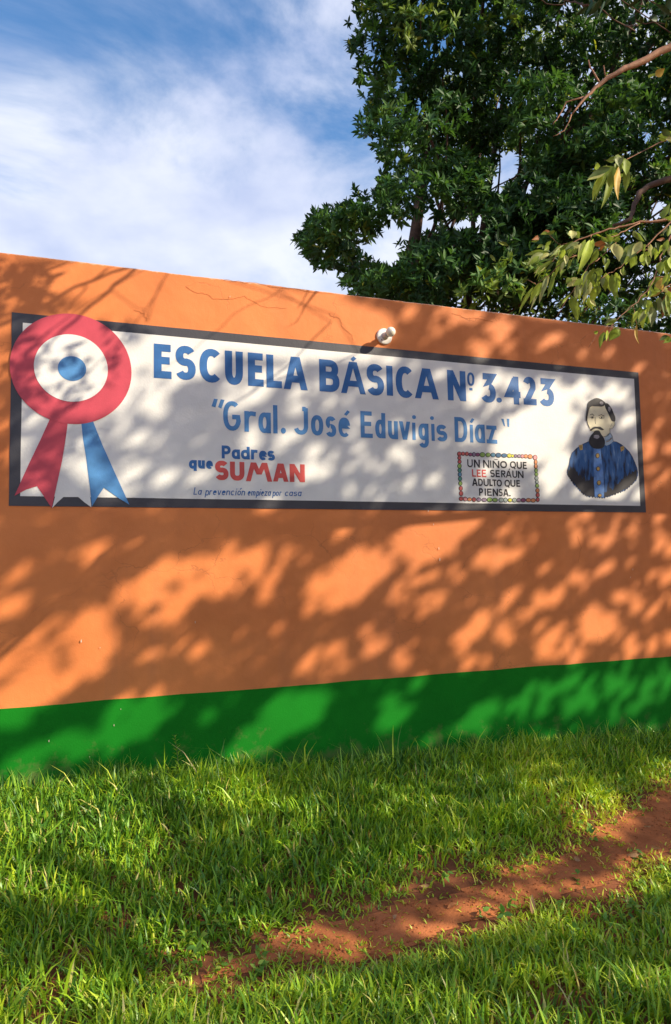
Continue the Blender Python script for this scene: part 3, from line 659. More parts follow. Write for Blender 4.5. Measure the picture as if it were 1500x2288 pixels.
# ------------------------------------------------------------------ leaves
LT = np.array([[0, 0, 0], [.30, .42, .05], [.62, .40, .03], [1, 0, -.06], [.62, -.40, .03], [.30, -.42, .05], [.32, 0, -.03], [.65, 0, -.04]])  # length, half width*.., lift
LF = [(0, 6, 1), (6, 7, 2, 1), (7, 3, 2), (0, 5, 6), (5, 4, 7, 6), (4, 3, 7)]
LL = np.array(sum([list(f) for f in LF], [])); LS = np.array([len(f) for f in LF])
def unit(v): return v/np.maximum(np.linalg.norm(v, axis=-1, keepdims=True), 1e-9)
def leaves(name, pos, dirn, nrm, ln, wd, mt, parent, tint, droop=0.0, smooth=False):
    n = len(pos); dirn = unit(dirn); side = unit(np.cross(nrm, dirn)); nn = np.cross(dirn, side)
    T = LT
    V = pos[:, None] + dirn[:, None]*(T[None, :, 0:1]*ln[:, None, None]) + side[:, None]*(T[None, :, 1:2]*wd[:, None, None]) \
        + nn[:, None]*((T[None, :, 2:3]-droop*T[None, :, 0:1]**2)*ln[:, None, None])
    loops = (np.arange(n)[:, None]*8+LL[None]).ravel(); sizes = np.tile(LS, n)
    o = fast_mesh(name, V.reshape(-1, 3), loops, sizes, mt, parent, np.repeat(tint, 6), smooth)
    return o
def rand_dir(n): return unit(rng.normal(size=(n, 3)))
def rosettes(centres, axes, k, ln, wd, rnd=.5):
    """whorls of k leaves round shoot tips"""
    n = len(centres); c = np.repeat(centres, k, 0); a = np.repeat(unit(axes), k, 0)
    r = rand_dir(n*k); r = unit(r-a*np.sum(r*a, 1, keepdims=True))
    el = rng.uniform(.05, 1.0, (n*k, 1)); d = unit(r*(1-.45*el)+a*el*1.0+rng.normal(size=(n*k, 3))*.12)
    nn = unit(a-d*np.sum(a*d, 1, keepdims=True)*.98+rng.normal(size=(n*k, 3))*.25)
    s = rng.uniform(.7, 1.15, n*k)*np.repeat(rng.uniform(.85, 1.15, n), k)
    return c-a*rng.uniform(0, .06, (n*k, 1)), d, nn, ln*s, wd*s

def tube(name, pts, rad, mt, parent=None, n=7, wob=0):
    P = np.array(pts, float); m_ = len(P); v = []; f = []
    for i in range(m_):
        t = P[min(i+1, m_-1)]-P[max(i-1, 0)]; t /= np.linalg.norm(t)
        a = np.cross(t, [.3, .9, .2] if abs(t[2]) > .9 else [0, 0, 1]); a /= np.linalg.norm(a); b = np.cross(t, a)
        for k in range(n):
            th = 2*math.pi*k/n; r = rad[i]*(1+wob*random.uniform(-1, 1)); v.append(P[i]+a*math.cos(th)*r+b*math.sin(th)*r)
    for i in range(m_-1):
        for k in range(n):
            j = (k+1) % n; f.append((i*n+k, i*n+j, (i+1)*n+j, (i+1)*n+k))
    f += [tuple(reversed(range(n))), tuple(range((m_-1)*n, m_*n))]
    return v, f
def tubes(name, lst, mt, parent, n=7, wob=.08):
    V = []; Fc = []
    for pts, rad in lst:
        v, f = tube('', pts, rad, None, None, n, wob); b = len(V); V += v; Fc += [tuple(i+b for i in q) for q in f]
    return mesh(name, V, Fc, mt, parent, smooth=True)
def curve_pts(a, b, k=8, sag=0, jit=.05):
    a = np.array(a, float); b = np.array(b, float); L = np.linalg.norm(b-a); out = []
    o = np.random.default_rng(int(abs(a.sum()*1000+b.sum()*77)) % 99991).normal(size=(3, 3))*jit*L
    for i in range(k+1):
        t = i/k; out.append(a+(b-a)*t+o[0]*math.sin(math.pi*t)+o[1]*math.sin(2*math.pi*t)*.5+np.array([0, 0, -sag*L*math.sin(math.pi*t)]))
    return out

# ------------------------------------------------------------------ evergreen tree behind the wall
def in_poly(px, py, poly):
    x = np.asarray(px); y = np.asarray(py); c = np.zeros(x.shape, bool); n = len(poly)
    for i in range(n):
        x0, y0 = poly[i]; x1, y1 = poly[(i+1) % n]
        k = ((y0 > y) != (y1 > y)) & (x < (x1-x0)*(y-y0)/((y1-y0) if y1 != y0 else 1e-9)+x0); c ^= k
    return c
crown = [(810, -260), (800, -120), (808, 0), (800, 60), (818, 130), (812, 190), (830, 240), (812, 260), (815, 300), (850, 345), (862, 385), (835, 425), (790, 445), (765, 462), (730, 462), (700, 488), (690, 520), (695, 560), (690, 585), (735, 600), (770, 612), (785, 640), (780, 700), (800, 820), (1300, 900), (1900, 980), (2150, 700), (2150, 0), (1900, -300), (1400, -420), (1000, -380)]
gaps = [(848, 275, 16, 10), (883, 520, 34, 22), (868, 570, 34, 30), (825, 560, 25, 18), (1035, 503, 50, 15), (1085, 348, 20, 8), (1094, 410, 12, 22), (1070, 542, 12, 12), (1116, 231, 11, 20), (1139, 375, 30, 42), (1118, 413, 20, 24), (1183, 421, 15, 22), (1075, 507, 18, 22), (1470, 471, 26, 24), (1388, 495, 14, 14), (1444, 304, 16, 16), (1227, 375, 11, 12), (1482, 225, 12, 14), (1490, 556, 10, 10), (1320, 640, 8, 8), (890, 180, 14, 22), (1000, 160, 22, 10), (1240, 262, 14, 8), (1405, 340, 12, 8)]
def tree_points(n, poly, dlo, dhi, gaps, gscale=1.0, curve=None):
    px = rng.uniform(min(p[0] for p in poly), max(p[0] for p in poly), n); py = rng.uniform(min(p[1] for p in poly), max(p[1] for p in poly), n)
    wob = 1.0
    ok = in_poly(px, py, poly)
    g = np.ones(n)
    for gx_, gy_, rx, ry in gaps:
        q = ((px-gx_)/(rx*gscale))**2+((py-gy_)/(ry*gscale))**2; g *= sstep(.8, 1.8, q)
    ok &= rng.random(n) < g
    px, py = px[ok], py[ok]; d = rng.uniform(dlo, dhi, len(px))
    return px, py, d
btree = empty('evergreen_tree', (4.6, 4.2, .2), 'large dark evergreen tree with glossy whorled leaves rising behind the wall on the right', 'tree')
# boughs: foliage billows on rounded masses so that the crown reads as clumps with dark hollows between
NB = 470
bx, by, bd = tree_points(4200, crown, 7.4, 10.8, gaps, 1.25); bx, by, bd = bx[:NB], by[:NB], bd[:NB]
# bough centres given by eye: bright lobes of the left edge, lower spur and skyline
ext_b = [(845, 170, 7.6), (850, 230, 7.8), (840, 320, 7.7), (885, 350, 7.5), (900, 270, 7.6), (890, 420, 7.4), (840, 480, 7.4), (790, 490, 7.5), (745, 500, 7.5), (725, 545, 7.6), (780, 540, 7.7), (960, 300, 7.3), (1000, 250, 7.5), (950, 420, 7.3), (880, 470, 7.5), (820, 650, 7.6), (870, 640, 7.4), (930, 640, 7.4), (980, 600, 7.2), (1110, 640, 6.8), (1160, 610, 6.9), (1070, 660, 6.8), (1200, 300, 7.4), (1220, 210, 7.3), (1180, 260, 7.5), (1330, 330, 7.4), (1390, 220, 7.3), (1450, 400, 7.4), (860, 40, 7.7), (880, -60, 7.7), (960, 60, 7.4), (1100, 40, 7.5)]
ext_b = [(a, b, c) for a, b, c in zip(np.random.default_rng(4).uniform(960, 1330, 46), np.random.default_rng(5).uniform(380, 640, 46), np.random.default_rng(6).uniform(7.3, 8.4, 46))]+ext_b
cx_ = np.concatenate([bx, [e[0] for e in ext_b]]); cy_ = np.concatenate([by, [e[1] for e in ext_b]]); cd_ = np.concatenate([bd, [e[2] for e in ext_b]])
BC = AT(cx_, cy_, cd_); BR = rng.uniform(.28, .55, len(BC)); BR[-len(ext_b):-36] = rng.uniform(.28, .42, len(ext_b)-36); BR[-36:] = rng.uniform(.20, .30, 36)
BC[:, 1] = np.maximum(BC[:, 1], 1.3)
per = (BR**2*310).astype(int); tot = per.sum()
own = np.repeat(np.arange(len(BC)), per)
d0 = rand_dir(tot); d0[:, 2] = np.abs(d0[:, 2])*.9-.25; d0 = unit(d0)
sc_ = np.array([1.15, 1.0, .75])
C = BC[own]+d0*sc_*(BR[own]*rng.uniform(.55, 1.08, tot)**.6)[:, None]
qx, qy, qw = PX(C); g = np.ones(len(C))
for gx_, gy_, rx, ry in gaps:
    g *= sstep(.55, 1.35, ((qx-gx_)/rx)**2+((qy-gy_)/ry)**2)
okc = (rng.random(len(C)) < g) & in_poly(qx+12+70*(fbm(qx/28., qy/28., 1, 2)-.5), qy+50*(fbm(qx/31.+7, qy/31., 1, 2)-.5), crown) & (C[:, 1] > .45) & (C[:, 2] > .6)
C = C[okc]; d0 = d0[okc]; own = own[okc]
ax_ = unit(d0+np.array([0, -.12, .35])+rng.normal(size=C.shape)*.3)
p_, d_, n_, l_, w_ = rosettes(C, ax_, 8, .104, .037)
bt = rng.random(len(BC))**2.2*.75
bright = np.zeros(len(BC)); bright[-36:] = .22; bright[-len(ext_b)+46+19:-len(ext_b)+46+22] = .5  # lighter tint; on the three near low boughs sunlight is painted into the leaf colour
tn = np.clip(np.repeat(bt[own]*.5+bright[own]+rng.normal(size=len(C))*.10+.12, 8)+rng.normal(size=len(p_))*.06, 0, 1)
tn = np.where(rng.random(len(tn)) < .008, 1.0, np.minimum(tn, .8))
fo = leaves('foliage', p_, d_, n_, l_, w_, M['leaf_tree'], btree, tn, .08); fo['kind'] = 'stuff'
print('tree leaves', len(p_))
tb = np.array([4.6, 4.2, .2]); forks = [np.array([4.4, 4.1, 2.4]), np.array([5.4, 4.3, 3.0]), np.array([3.9, 4.0, 3.6]), np.array([4.9, 4.2, 4.6])]
tubes('trunk', [([tb, tb+(-.05, 0, .9), forks[0], forks[2], (4.1, 4.0, 5.2), (4.4, 3.9, 7.2)], [.24, .19, .16, .12, .085, .04]), ([forks[0], forks[1], forks[3], (5.6, 4.3, 6.6)], [.13, .11, .08, .04])], M['bark'], btree, 10)
lims = []
order = rng.permutation(len(BC))[:34]
fk = np.array([forks[0], forks[1], forks[2], forks[3], (4.1, 4.0, 5.2), (5.2, 4.2, 5.4)])
for i in list(order):
    j = np.argmin(np.linalg.norm(fk-BC[i]+np.array([0, 0, .5]), axis=1)); cp = curve_pts(fk[j], BC[i], 7, -.04, .07)
    lx, ly, lw = PX(np.array(cp))
    if not in_poly(lx-45, ly, crown).all(): continue
    L = np.linalg.norm(fk[j]-BC[i]); lims.append((cp, list(np.linspace(.006*L+.008, .004, 8))))
tubes('limbs', lims, M['bark'], btree, 5)['kind'] = 'stuff'

# lighter tree seen through the gaps further back
ftree = empty('pale_leaved_tree', (7.5, 9.5, .2), 'yellow-green tree glimpsed through gaps in the dark evergreen behind the wall', 'tree')
fp = [(960, 150), (1120, 60), (1350, 20), (1700, 100), (1900, 400), (1900, 900), (900, 800), (860, 640), (960, 560), (985, 420), (940, 300)]
fx, fy, fd = tree_points(9000, fp, 12.5, 16.5, [(a, b, c*.9, d*.9) for a, b, c, d in gaps])
keep = fbm(fx/60., fy/60., 1, 3) > .40
C = AT(fx[keep], fy[keep], fd[keep]); C = C[C[:, 2] > .5]
p_, d_, n_, l_, w_ = rosettes(C, rand_dir(len(C))+np.array([0, 0, .5]), 5, .15, .055)
leaves('foliage', p_, d_, n_, l_, w_, M['leaf_far'], ftree, rng.random(len(p_)))['kind'] = 'stuff'
fb = np.array([7.5, 9.5, .2]); lims = [([fb, fb+(0, 0, 2), fb+(.1, 0, 4), fb+(.3, .2, 7)], [.25, .2, .15, .06])]
tubes('trunk', lims, M['bark'], ftree, 9)
lims = []
for i in rng.permutation(len(C))[:26]:
    s = fb+np.array([.1, 0, rng.uniform(1.8, 4.5)]); lims.append((curve_pts(s, C[i], 6, -.05, .06), list(np.linspace(.05, .01, 7))))
tubes('limbs', lims, M['bark'], ftree, 5)['kind'] = 'stuff'
# ------------------------------------------------------------------ shade trees (behind the photographer, towards the sun)
# T: how much sun reaches each spot of the wall and the grass, read off the photograph
BASE = .10
LIT = [  # px, py, rx, ry, angle (deg, anticlockwise up-right), T
 (480, 680, 330, 85, -6, .97), (290, 640, 200, 60, -7, .95), (800, 730, 90, 55, -8, .97), (600, 760, 260, 45, -6, .93),
 (60, 640, 110, 90, 0, .70), (20, 860, 60, 170, 0, .62), (165, 820, 150, 130, 0, .86), (110, 1010, 80, 90, 0, .55), (240, 1010, 70, 100, 0, .68),
 (395, 800, 110, 55, -5, .92), (600, 820, 130, 45, 20, .62), (510, 880, 120, 32, 32, .55), (760, 850, 110, 45, 25, .50), (325, 905, 32, 30, 0, .8), (330, 870, 60, 20, 0, .8),
 (700, 900, 60, 30, 30, .5), (640, 985, 45, 20, 40, .4), (690, 1040, 50, 36, 40, .62), (560, 985, 20, 16, 30, .4), (440, 1075, 40, 30, 20, .35), (340, 1080, 40, 18, 40, .45), (400, 1080, 22, 26, 0, .4), (300, 1100, 60, 22, 20, .4),
 (930, 720, 60, 30, -8, .35), (1035, 705, 60, 18, -7, .75), (1115, 745, 22, 42, 20, .75), (1225, 740, 22, 34, 35, .6), (1340, 730, 20, 25, 35, .4), (885, 700, 40, 60, 0, .55), (1075, 790, 30, 18, 0, .5),
 (880, 830, 60, 20, 20, .3), (830, 1020, 60, 50, 45, .45), (860, 1090, 60, 24, 10, .4), (900, 1000, 40, 60, 50, .35), (770, 1090, 50, 22, 10, .35),
 (1100, 880, 60, 40, 25, .6), (1190, 900, 80, 40, 20, .72), (1170, 980, 90, 60, 35, .88), (1230, 940, 60, 60, 0, .85), (1230, 1040, 38, 70, 0, .8), (1090, 960, 60, 40, 20, .6), (1300, 870, 30, 22, 0, .6), (1365, 880, 22, 22, 20, .6), (1290, 900, 30, 40, 0, .5),
 (1130, 1050, 60, 50, 30, .55), (1400, 950, 18, 16, 20, .4), (1400, 1100, 30, 26, 20, .5), (1300, 1110, 80, 18, 0, .35),
 (955, 1205, 85, 55, 20, .93), (1020, 1170, 60, 30, 20, .75), (1150, 1200, 40, 55, 30, .5), (1100, 1250, 30, 18, 20, .6), (1010, 1130, 200, 16, 0, .35),
 (775, 1300, 115, 48, 32, .85), (700, 1345, 40, 30, 20, .8), (600, 1275, 30, 25, 20, .7), (865, 1275, 22, 26, 30, .5), (640, 1235, 24, 22, 20, .35), (770, 1205, 40, 22, 20, .35), (920, 1310, 60, 35, 30, .5), (960, 1340, 40, 30, 40, .45), (1010, 1285, 24, 16, 20, .5),
 (430, 1300, 190, 45, 14, .80), (280, 1390, 160, 55, 22, .80), (120, 1470, 170, 75, 22, .92), (40, 1540, 120, 55, 10, .95), (100, 1260, 120, 30, 10, .3), (30, 1350, 60, 40, 10, .55), (500, 1270, 100, 22, 12, .6),
 (330, 1470, 40, 18, 20, .35), (430, 1450, 60, 28, 20, .30), (720, 1490, 62, 40, 35, .70), (840, 1440, 24, 24, 20, .45), (900, 1475, 26, 22, 20, .5), (1050, 1415, 50, 24, 35, .60), (1140, 1410, 60, 30, 20, .45), (1040, 1470, 24, 20, 0, .45), (1130, 1370, 30, 50, 20, .4),
 (1190, 1380, 30, 30, 20, .4), (1250, 1440, 45, 36, 20, .72), (1330, 1400, 42, 40, 20, .88), (1390, 1440, 45, 40, 20, .78), (1310, 1470, 60, 28, 10, .7), (1420, 1350, 60, 50, 35, .6), (1490, 1300, 40, 50, 20, .6), (1360, 1240, 60, 50, 30, .5), (1400, 1200, 50, 50, 30, .42), (1300, 1290, 40, 30, 30, .5), (1490, 1180, 25, 60, 0, .72), (1470, 1060, 40, 110, 0, .42), (1300, 1190, 30, 50, 20, .4), (1470, 1430, 40, 40, 0, .55), (1220, 1330, 40, 24, 30, .4),
 (20, 1610, 60, 26, 8, .88), (110, 1690, 130, 42, 22, .88), (240, 1640, 130, 45, 25, .80), (310, 1590, 90, 35, 10, .6), (650, 1600, 105, 45, 30, .92), (560, 1665, 80, 32, 30, .86), (720, 1560, 50, 30, 10, .8), (870, 1590, 36, 46, 0, .84), (1120, 1590, 140, 30, 22, .84), (1290, 1555, 100, 42, 25, .80), (1420, 1540, 90, 50, 20, .68), (1335, 935, 34, 46, 0, .42), (620, 830, 60, 26, 30, .8), (560, 880, 70, 18, 32, .75), (700, 860, 70, 18, 30, .7), (820, 800, 60, 22, -6, .75), (850, 1035, 50, 26, 40, .7), (800, 960, 30, 20, 30, .5), (930, 1080, 50, 18, 10, .55), (1220, 1640, 80, 30, 20, .4), (1400, 1620, 60, 30, 0, .35), (990, 1640, 50, 24, 20, .35),
 # grass and path
 (120, 1850, 240, 110, -10, .88), (60, 1960, 220, 80, -10, .88), (330, 1790, 220, 60, 0, .78), (520, 1850, 200, 70, 0, .62), (230, 2000, 170, 60, -12, .85), (420, 2090, 220, 55, -8, .85), (640, 2120, 180, 40, 0, .7), (760, 1790, 200, 60, 0, .50), (1000, 1800, 200, 80, 0, .42), (1330, 1820, 90, 50, -15, .85), (1200, 1760, 120, 40, 0, .5), (1480, 1730, 60, 25, 0, .8), (850, 1940, 150, 50, 0, .42), (1060, 1920, 90, 40, 0, .40), (1250, 2010, 250, 34, 6, .62), (1100, 2060, 200, 34, 6, .62), (1050, 1960, 130, 26, 0, .5), (1420, 1980, 110, 34, 10, .85), (1450, 1930, 60, 24, 0, .7), (1200, 1950, 60, 20, 0, .6), (1400, 2100, 120, 40, 0, .35),
]
DARK = [(90, 2085, 190, 62, -8, .08), (800, 1745, 190, 26, 0, .1), (480, 1930, 130, 34, 0, .1), (560, 1990, 120, 50, 0, .15), (430, 950, 80, 60, 0, .05), (950, 870, 90, 40, 0, .04), (1350, 1010, 50, 60, 0, .10), (400, 1190, 250, 45, 0, .05), (640, 1400, 60, 45, 20, .05), (330, 1540, 130, 20, -4, .05), (470, 1600, 60, 60, 20, .04), (800, 1620, 45, 50, 0, .04), (960, 1570, 60, 45, 10, .05), (1050, 1330, 60, 40, 20, .05), (1130, 1880, 100, 30, 0, .1), (1300, 1930, 90, 22, 0, .15)]
du = .018; U = np.arange(-4.4, 9.6, du); Vv = np.arange(-3.6, 9.5, du); UU, VV = np.meshgrid(U, Vv, indexing='ij')
Pw = np.stack([UU, np.zeros_like(UU), VV], -1)
wx, wy, ww = PX(Pw)
# below the foot of the wall the same ray of sun lands on the ground in front of it
Pg = Pw.copy(); sg = np.zeros_like(UU)
for _ in range(30):
    h = zground(Pg[..., 0], Pg[..., 1])-Pg[..., 2]; sg = np.clip(sg+h/.481*.8, 0, 12); Pg = Pw+SUN*sg[..., None]
gxp, gyp, gw = PX(Pg)
below = VV < zbase(UU)+.02
pxm = np.where(below, gxp, wx); pym = np.where(below, gyp, wy); wv = np.where(below, gw, ww)
Tm = np.full(UU.shape, BASE)
for cx1, cy1, rx, ry, an, T in LIT+[(a, b, c, d, e, f) for a, b, c, d, e, f in DARK]:
    a = math.radians(an); dx = pxm-cx1; dy = -(pym-cy1); q = ((dx*math.cos(a)+dy*math.sin(a))/rx)**2+((-dx*math.sin(a)+dy*math.cos(a))/ry)**2
    k = sstep(1.35, .75, q)*(wv > .2)
    if T > .1: Tm = np.maximum(Tm, BASE+(T-BASE)*k)
    else: Tm = Tm*(1-k)+T*k
inframe = (pxm > -40) & (pxm < 1540) & (pym > 540) & (pym < 2180) & (wv > .2)
over = VV > ZT
outT = .14+.4*sstep(.45, .62, fbm(UU, VV, .9, 3))
Tm = np.where(inframe, Tm, outT)
OVER_T = .80
Tm = np.where(over, OVER_T*np.clip(.5+fbm(UU+3, VV, 1.2, 3), .5, 1.2), Tm)
Tm = np.clip(Tm, .0, 1)
for hx, hy, hr in ((1250, 640, .55), (1400, 650, .55), (1350, 380, .45), (1480, 620, .5), (1480, 720, .4)):   # open sky between the crowns: the drooping twigs stand in the sun
    h_ = AT(hx, hy, 2.5); h_ = h_-SUN*(h_[1]/SUN[1]); Tm = np.maximum(Tm, .97*sstep(hr, hr*.6, np.hypot(UU-h_[0], VV-h_[2]))*np.where(inframe, 0, 1))
# the canopy is close-knit with small chinks: noise ranked against the share of sun wanted
hole = Tm > .85+.12*(fbm(UU, VV, 4, 3)-.5)
cov = np.zeros_like(Tm)
want = np.where(below, np.interp(Tm, [0, .12, .42, .6, .86], [0, .03, .17, .36, .8]), np.interp(Tm, [0, .1, .15, .4, .7, .86], [.0, .004, .028, .17, .42, .72]))*(fbm(UU, VV, 2.6, 2)*2.4-.2)
hr = np.random.default_rng(77); nh = 30000
hu = hr.uniform(-1.2, 5.2, nh); hv = hr.uniform(-2.8, 3.3, nh); hrad = .010+hr.gamma(2.2, .0062, nh); hang = hr.uniform(0, 3.14, nh); hasp = hr.uniform(1.0, 1.9, nh)
for k in range(nh):
    r = min(hrad[k], .045); R2 = r*2.6; i0 = int((hu[k]-R2-U[0])/du); i1 = int((hu[k]+R2-U[0])/du)+2; j0 = int((hv[k]-R2-Vv[0])/du); j1 = int((hv[k]+R2-Vv[0])/du)+2
    ci = int((hu[k]-U[0])/du); cj = int((hv[k]-Vv[0])/du)
    w_ = want[ci, cj]; sub = hole[i0:i1, j0:j1]
    if w_ < .003 or hole[max(ci-8, 0):ci+9, max(cj-8, 0):cj+9].mean() > w_: continue
    x_ = UU[i0:i1, j0:j1]-hu[k]; y_ = VV[i0:i1, j0:j1]-hv[k]
    a1 = (x_*.818+y_*.575)/1.7; b1 = -x_*.575+y_*.818; ca, sa = math.cos(hang[k]), math.sin(hang[k])
    sub |= ((a1*ca+b1*sa)/(r*math.sqrt(hasp[k])))**2+((-a1*sa+b1*ca)/(r/math.sqrt(hasp[k])))**2 < 1
lam = np.where(hole, .0, 5.0)
lam = np.where(inframe, lam, -np.log(np.clip(Tm, .05, .98)))
small = inframe
LN, WD = .040, .026
a_small = LN*WD*.5*.62; a_big = .13*.055*.5*.62
cnt = rng.poisson(np.minimum(lam, 5)*du*du*.55/np.where(small, a_small, a_big))
ii, jj = np.nonzero(cnt); rep = cnt[ii, jj]; ii = np.repeat(ii, rep); jj = np.repeat(jj, rep)
uu = U[ii]+rng.uniform(-.5, .5, len(ii))*du; vv = Vv[jj]+rng.uniform(-.5, .5, len(ii))*du
s = 6.1+1.2*fbm(uu, vv, .8, 2)+rng.uniform(-.3, .6, len(uu))+np.maximum(0, zbase(uu)-vv)*1.2
pos = np.stack([uu, np.zeros(len(uu)), vv], -1)+SUN*s[:, None]
tl_ = Tm[ii, jj]; okp = pos[:, 2] > 1.9; pos = pos[okp]; tl_ = tl_[okp]; szf = np.where(small[ii, jj], 1.0, 1.65)[okp]
n = len(pos); dn = rand_dir(n); nn = unit(rng.normal(size=pos.shape)+np.array([0, 0, .4])); sd = unit(np.cross(nn, dn)); sl_ = rng.uniform(.8, 1.2, n)*szf
a_ = dn*(LN*sl_)[:, None]/2; b_ = sd*(WD*sl_)[:, None]/2
V = np.stack([pos-a_, pos-b_, pos+a_, pos+b_], 1).reshape(-1, 3)
stree = empty('shade_tree', (9.0, -8.0, -.02), 'leafy tree standing out of view by the path that throws the dappled shade', 'tree')
fast_mesh('foliage', V, np.arange(n*4), np.full(n, 4), M['leaf_shade'], stree, rng.random(n))['kind'] = 'stuff'
print('shade leaves', n)
for q_ in ((1250, 640), (1400, 650), (1350, 380), (1480, 720)):
    h_ = AT(*q_, 2.5); h_ = h_-SUN*(h_[1]/SUN[1]); i_ = int((h_[0]-U[0])/du); j_ = int((h_[2]-Vv[0])/du); print('hang', h_, PX(h_), Tm[i_, j_], inframe[i_, j_])
def mean_T(P):                                           # does the shadow of this limb fall where it is shady anyway
    P = np.array(P); k = P[:, 1]/SUN[1]; q = P-SUN*k[:, None]
    i = np.clip(((q[:, 0]-U[0])/du).astype(int), 0, len(U)-1); j = np.clip(((q[:, 2]-Vv[0])/du).astype(int), 0, len(Vv)-1)
    t = Tm[i, j]; t = np.where(inframe[i, j], t, .1); return t.max()
sb = np.array([9.0, -8.0, -.02])
tubes('trunk', [([sb, sb+(.05, 0, 1.2), sb+(-.1, .1, 2.6), sb+(-.4, .4, 4.2), sb+(-.8, .7, 6.2)], [.26, .21, .18, .13, .06])], M['bark'], stree, 10)
lims = []
for i in rng.permutation(len(pos))[:500]:
    st = sb+np.array([-.1, .1, 0])+np.array([-.12, .12, 1])*rng.uniform(2.6, 5.5); cp = curve_pts(st, pos[i], 14, -.03, .05)
    if mean_T(cp) < .5 and len(lims) < 40: lims.append((cp, list(np.linspace(.028, .005, 15))))
tubes('limbs', lims, M['bark'], stree, 5)['kind'] = 'stuff'

# ------------------------------------------------------------------ overhanging tree: drooping twigs top right, bare twigs overhead on the left
M['long_leaf'] = mat('long_leaf', (.24, .33, .045), .5, .25, var=.25, vscale=30, trans=.38)
M['long_leaf_pale'] = mat('long_leaf_pale', (.58, .60, .22), .5, .25, var=.22, vscale=30, trans=.35)
M['long_leaf_dark'] = mat('long_leaf_dark', (.09, .14, .035), .5, .25, var=.25, vscale=30, trans=.25)
M['long_leaf_grey'] = mat('long_leaf_grey', (.24, .29, .11), .5, .25, var=.2, vscale=30, trans=.25)
M['long_leaf_yellow'] = mat('long_leaf_yellow', (.55, .37, .07), .5, .3, var=.35, vscale=25, trans=.35)
M['long_leaf_brown'] = mat('long_leaf_brown', (.30, .12, .04), .6, .3, var=.35, vscale=25, trans=.25)
M['long_leaf_bright'] = mat('long_leaf_bright', (.46, .60, .07), .5, .25, var=.25, vscale=30, trans=.42)
otree = empty('overhanging_tree', (8.8, -1.9, .1), 'tree on the right whose long pale green leaves droop on brown twigs over the wall', 'tree')
def curved_leaf(name, A, B, w, mt, parent, bend=.10, fold=.35):
    A = np.array(A); B = np.array(B); d = B-A; L = np.linalg.norm(d); d = d/L
    vdir = unit(CAM-A); rn = np.array([random.gauss(0, 1) for _ in range(3)]); nrm = unit(vdir*1.0+rn*.35)
    side = unit(np.cross(nrm, d)); nn = np.cross(d, side); K = 8; v = []; f = []
    tw = random.uniform(-.5, .5); bd_ = random.uniform(-1, 1)*bend; sb_ = random.uniform(-1, 1)*.10
    for i in range(K+1):
        t = i/K; ww = w/2*1.05*(math.sin(math.pi*t**.72)**1.15 if t < .995 else 0)+.0005
        c = A+d*L*t+nn*(bd_*L*math.sin(math.pi*t))+side*sb_*L*math.sin(math.pi*t*.9)
        a = tw*t; sd = side*math.cos(a)+nn*math.sin(a); up = np.cross(d, sd)
        rip = .10*ww*math.sin(i*2.1+bd_*40)
        v += [c-sd*ww*math.cos(fold)+up*(ww*math.sin(fold)+rip), c-sd*ww*.5*math.cos(fold)+up*ww*.42*math.sin(fold), c, c+sd*ww*.5*math.cos(fold)+up*ww*.42*math.sin(fold), c+sd*ww*math.cos(fold)+up*(ww*math.sin(fold)-rip)]
    for i in range(K):
        for k in range(4): a = i*5+k; f.append((a, a+1, a+6, a+5))
    return mesh(name, v, f, M[mt], parent, smooth=True)
ZH = (1150, 480, 4.286); ZU = (1060, 140, 3.409)
def hpt(p, z, dep): return AT(z[0]+p[0]/z[2], z[1]+p[1]/z[2], dep)
hb = None
def twig(pts, z, dep0, dep1, r0_, r1_):
    n = len(pts); P = [hpt(p, z, dep0+(dep1-dep0)*i/(n-1)) for i, p in enumerate(pts)]
    # refine
    Q = []; 
    for i in range(n-1):
        for k in range(3): Q.append(P[i]+(P[i+1]-P[i])*k/3+np.array([random.gauss(0, .002) for _ in range(3)]))
    Q.append(P[-1]); r0_, r1_ = (r0_*.62, r1_*.62) if r0_ < .01 else (r0_, r1_); return (Q, list(np.linspace(r0_, r1_, len(Q))))
DH = 2.55
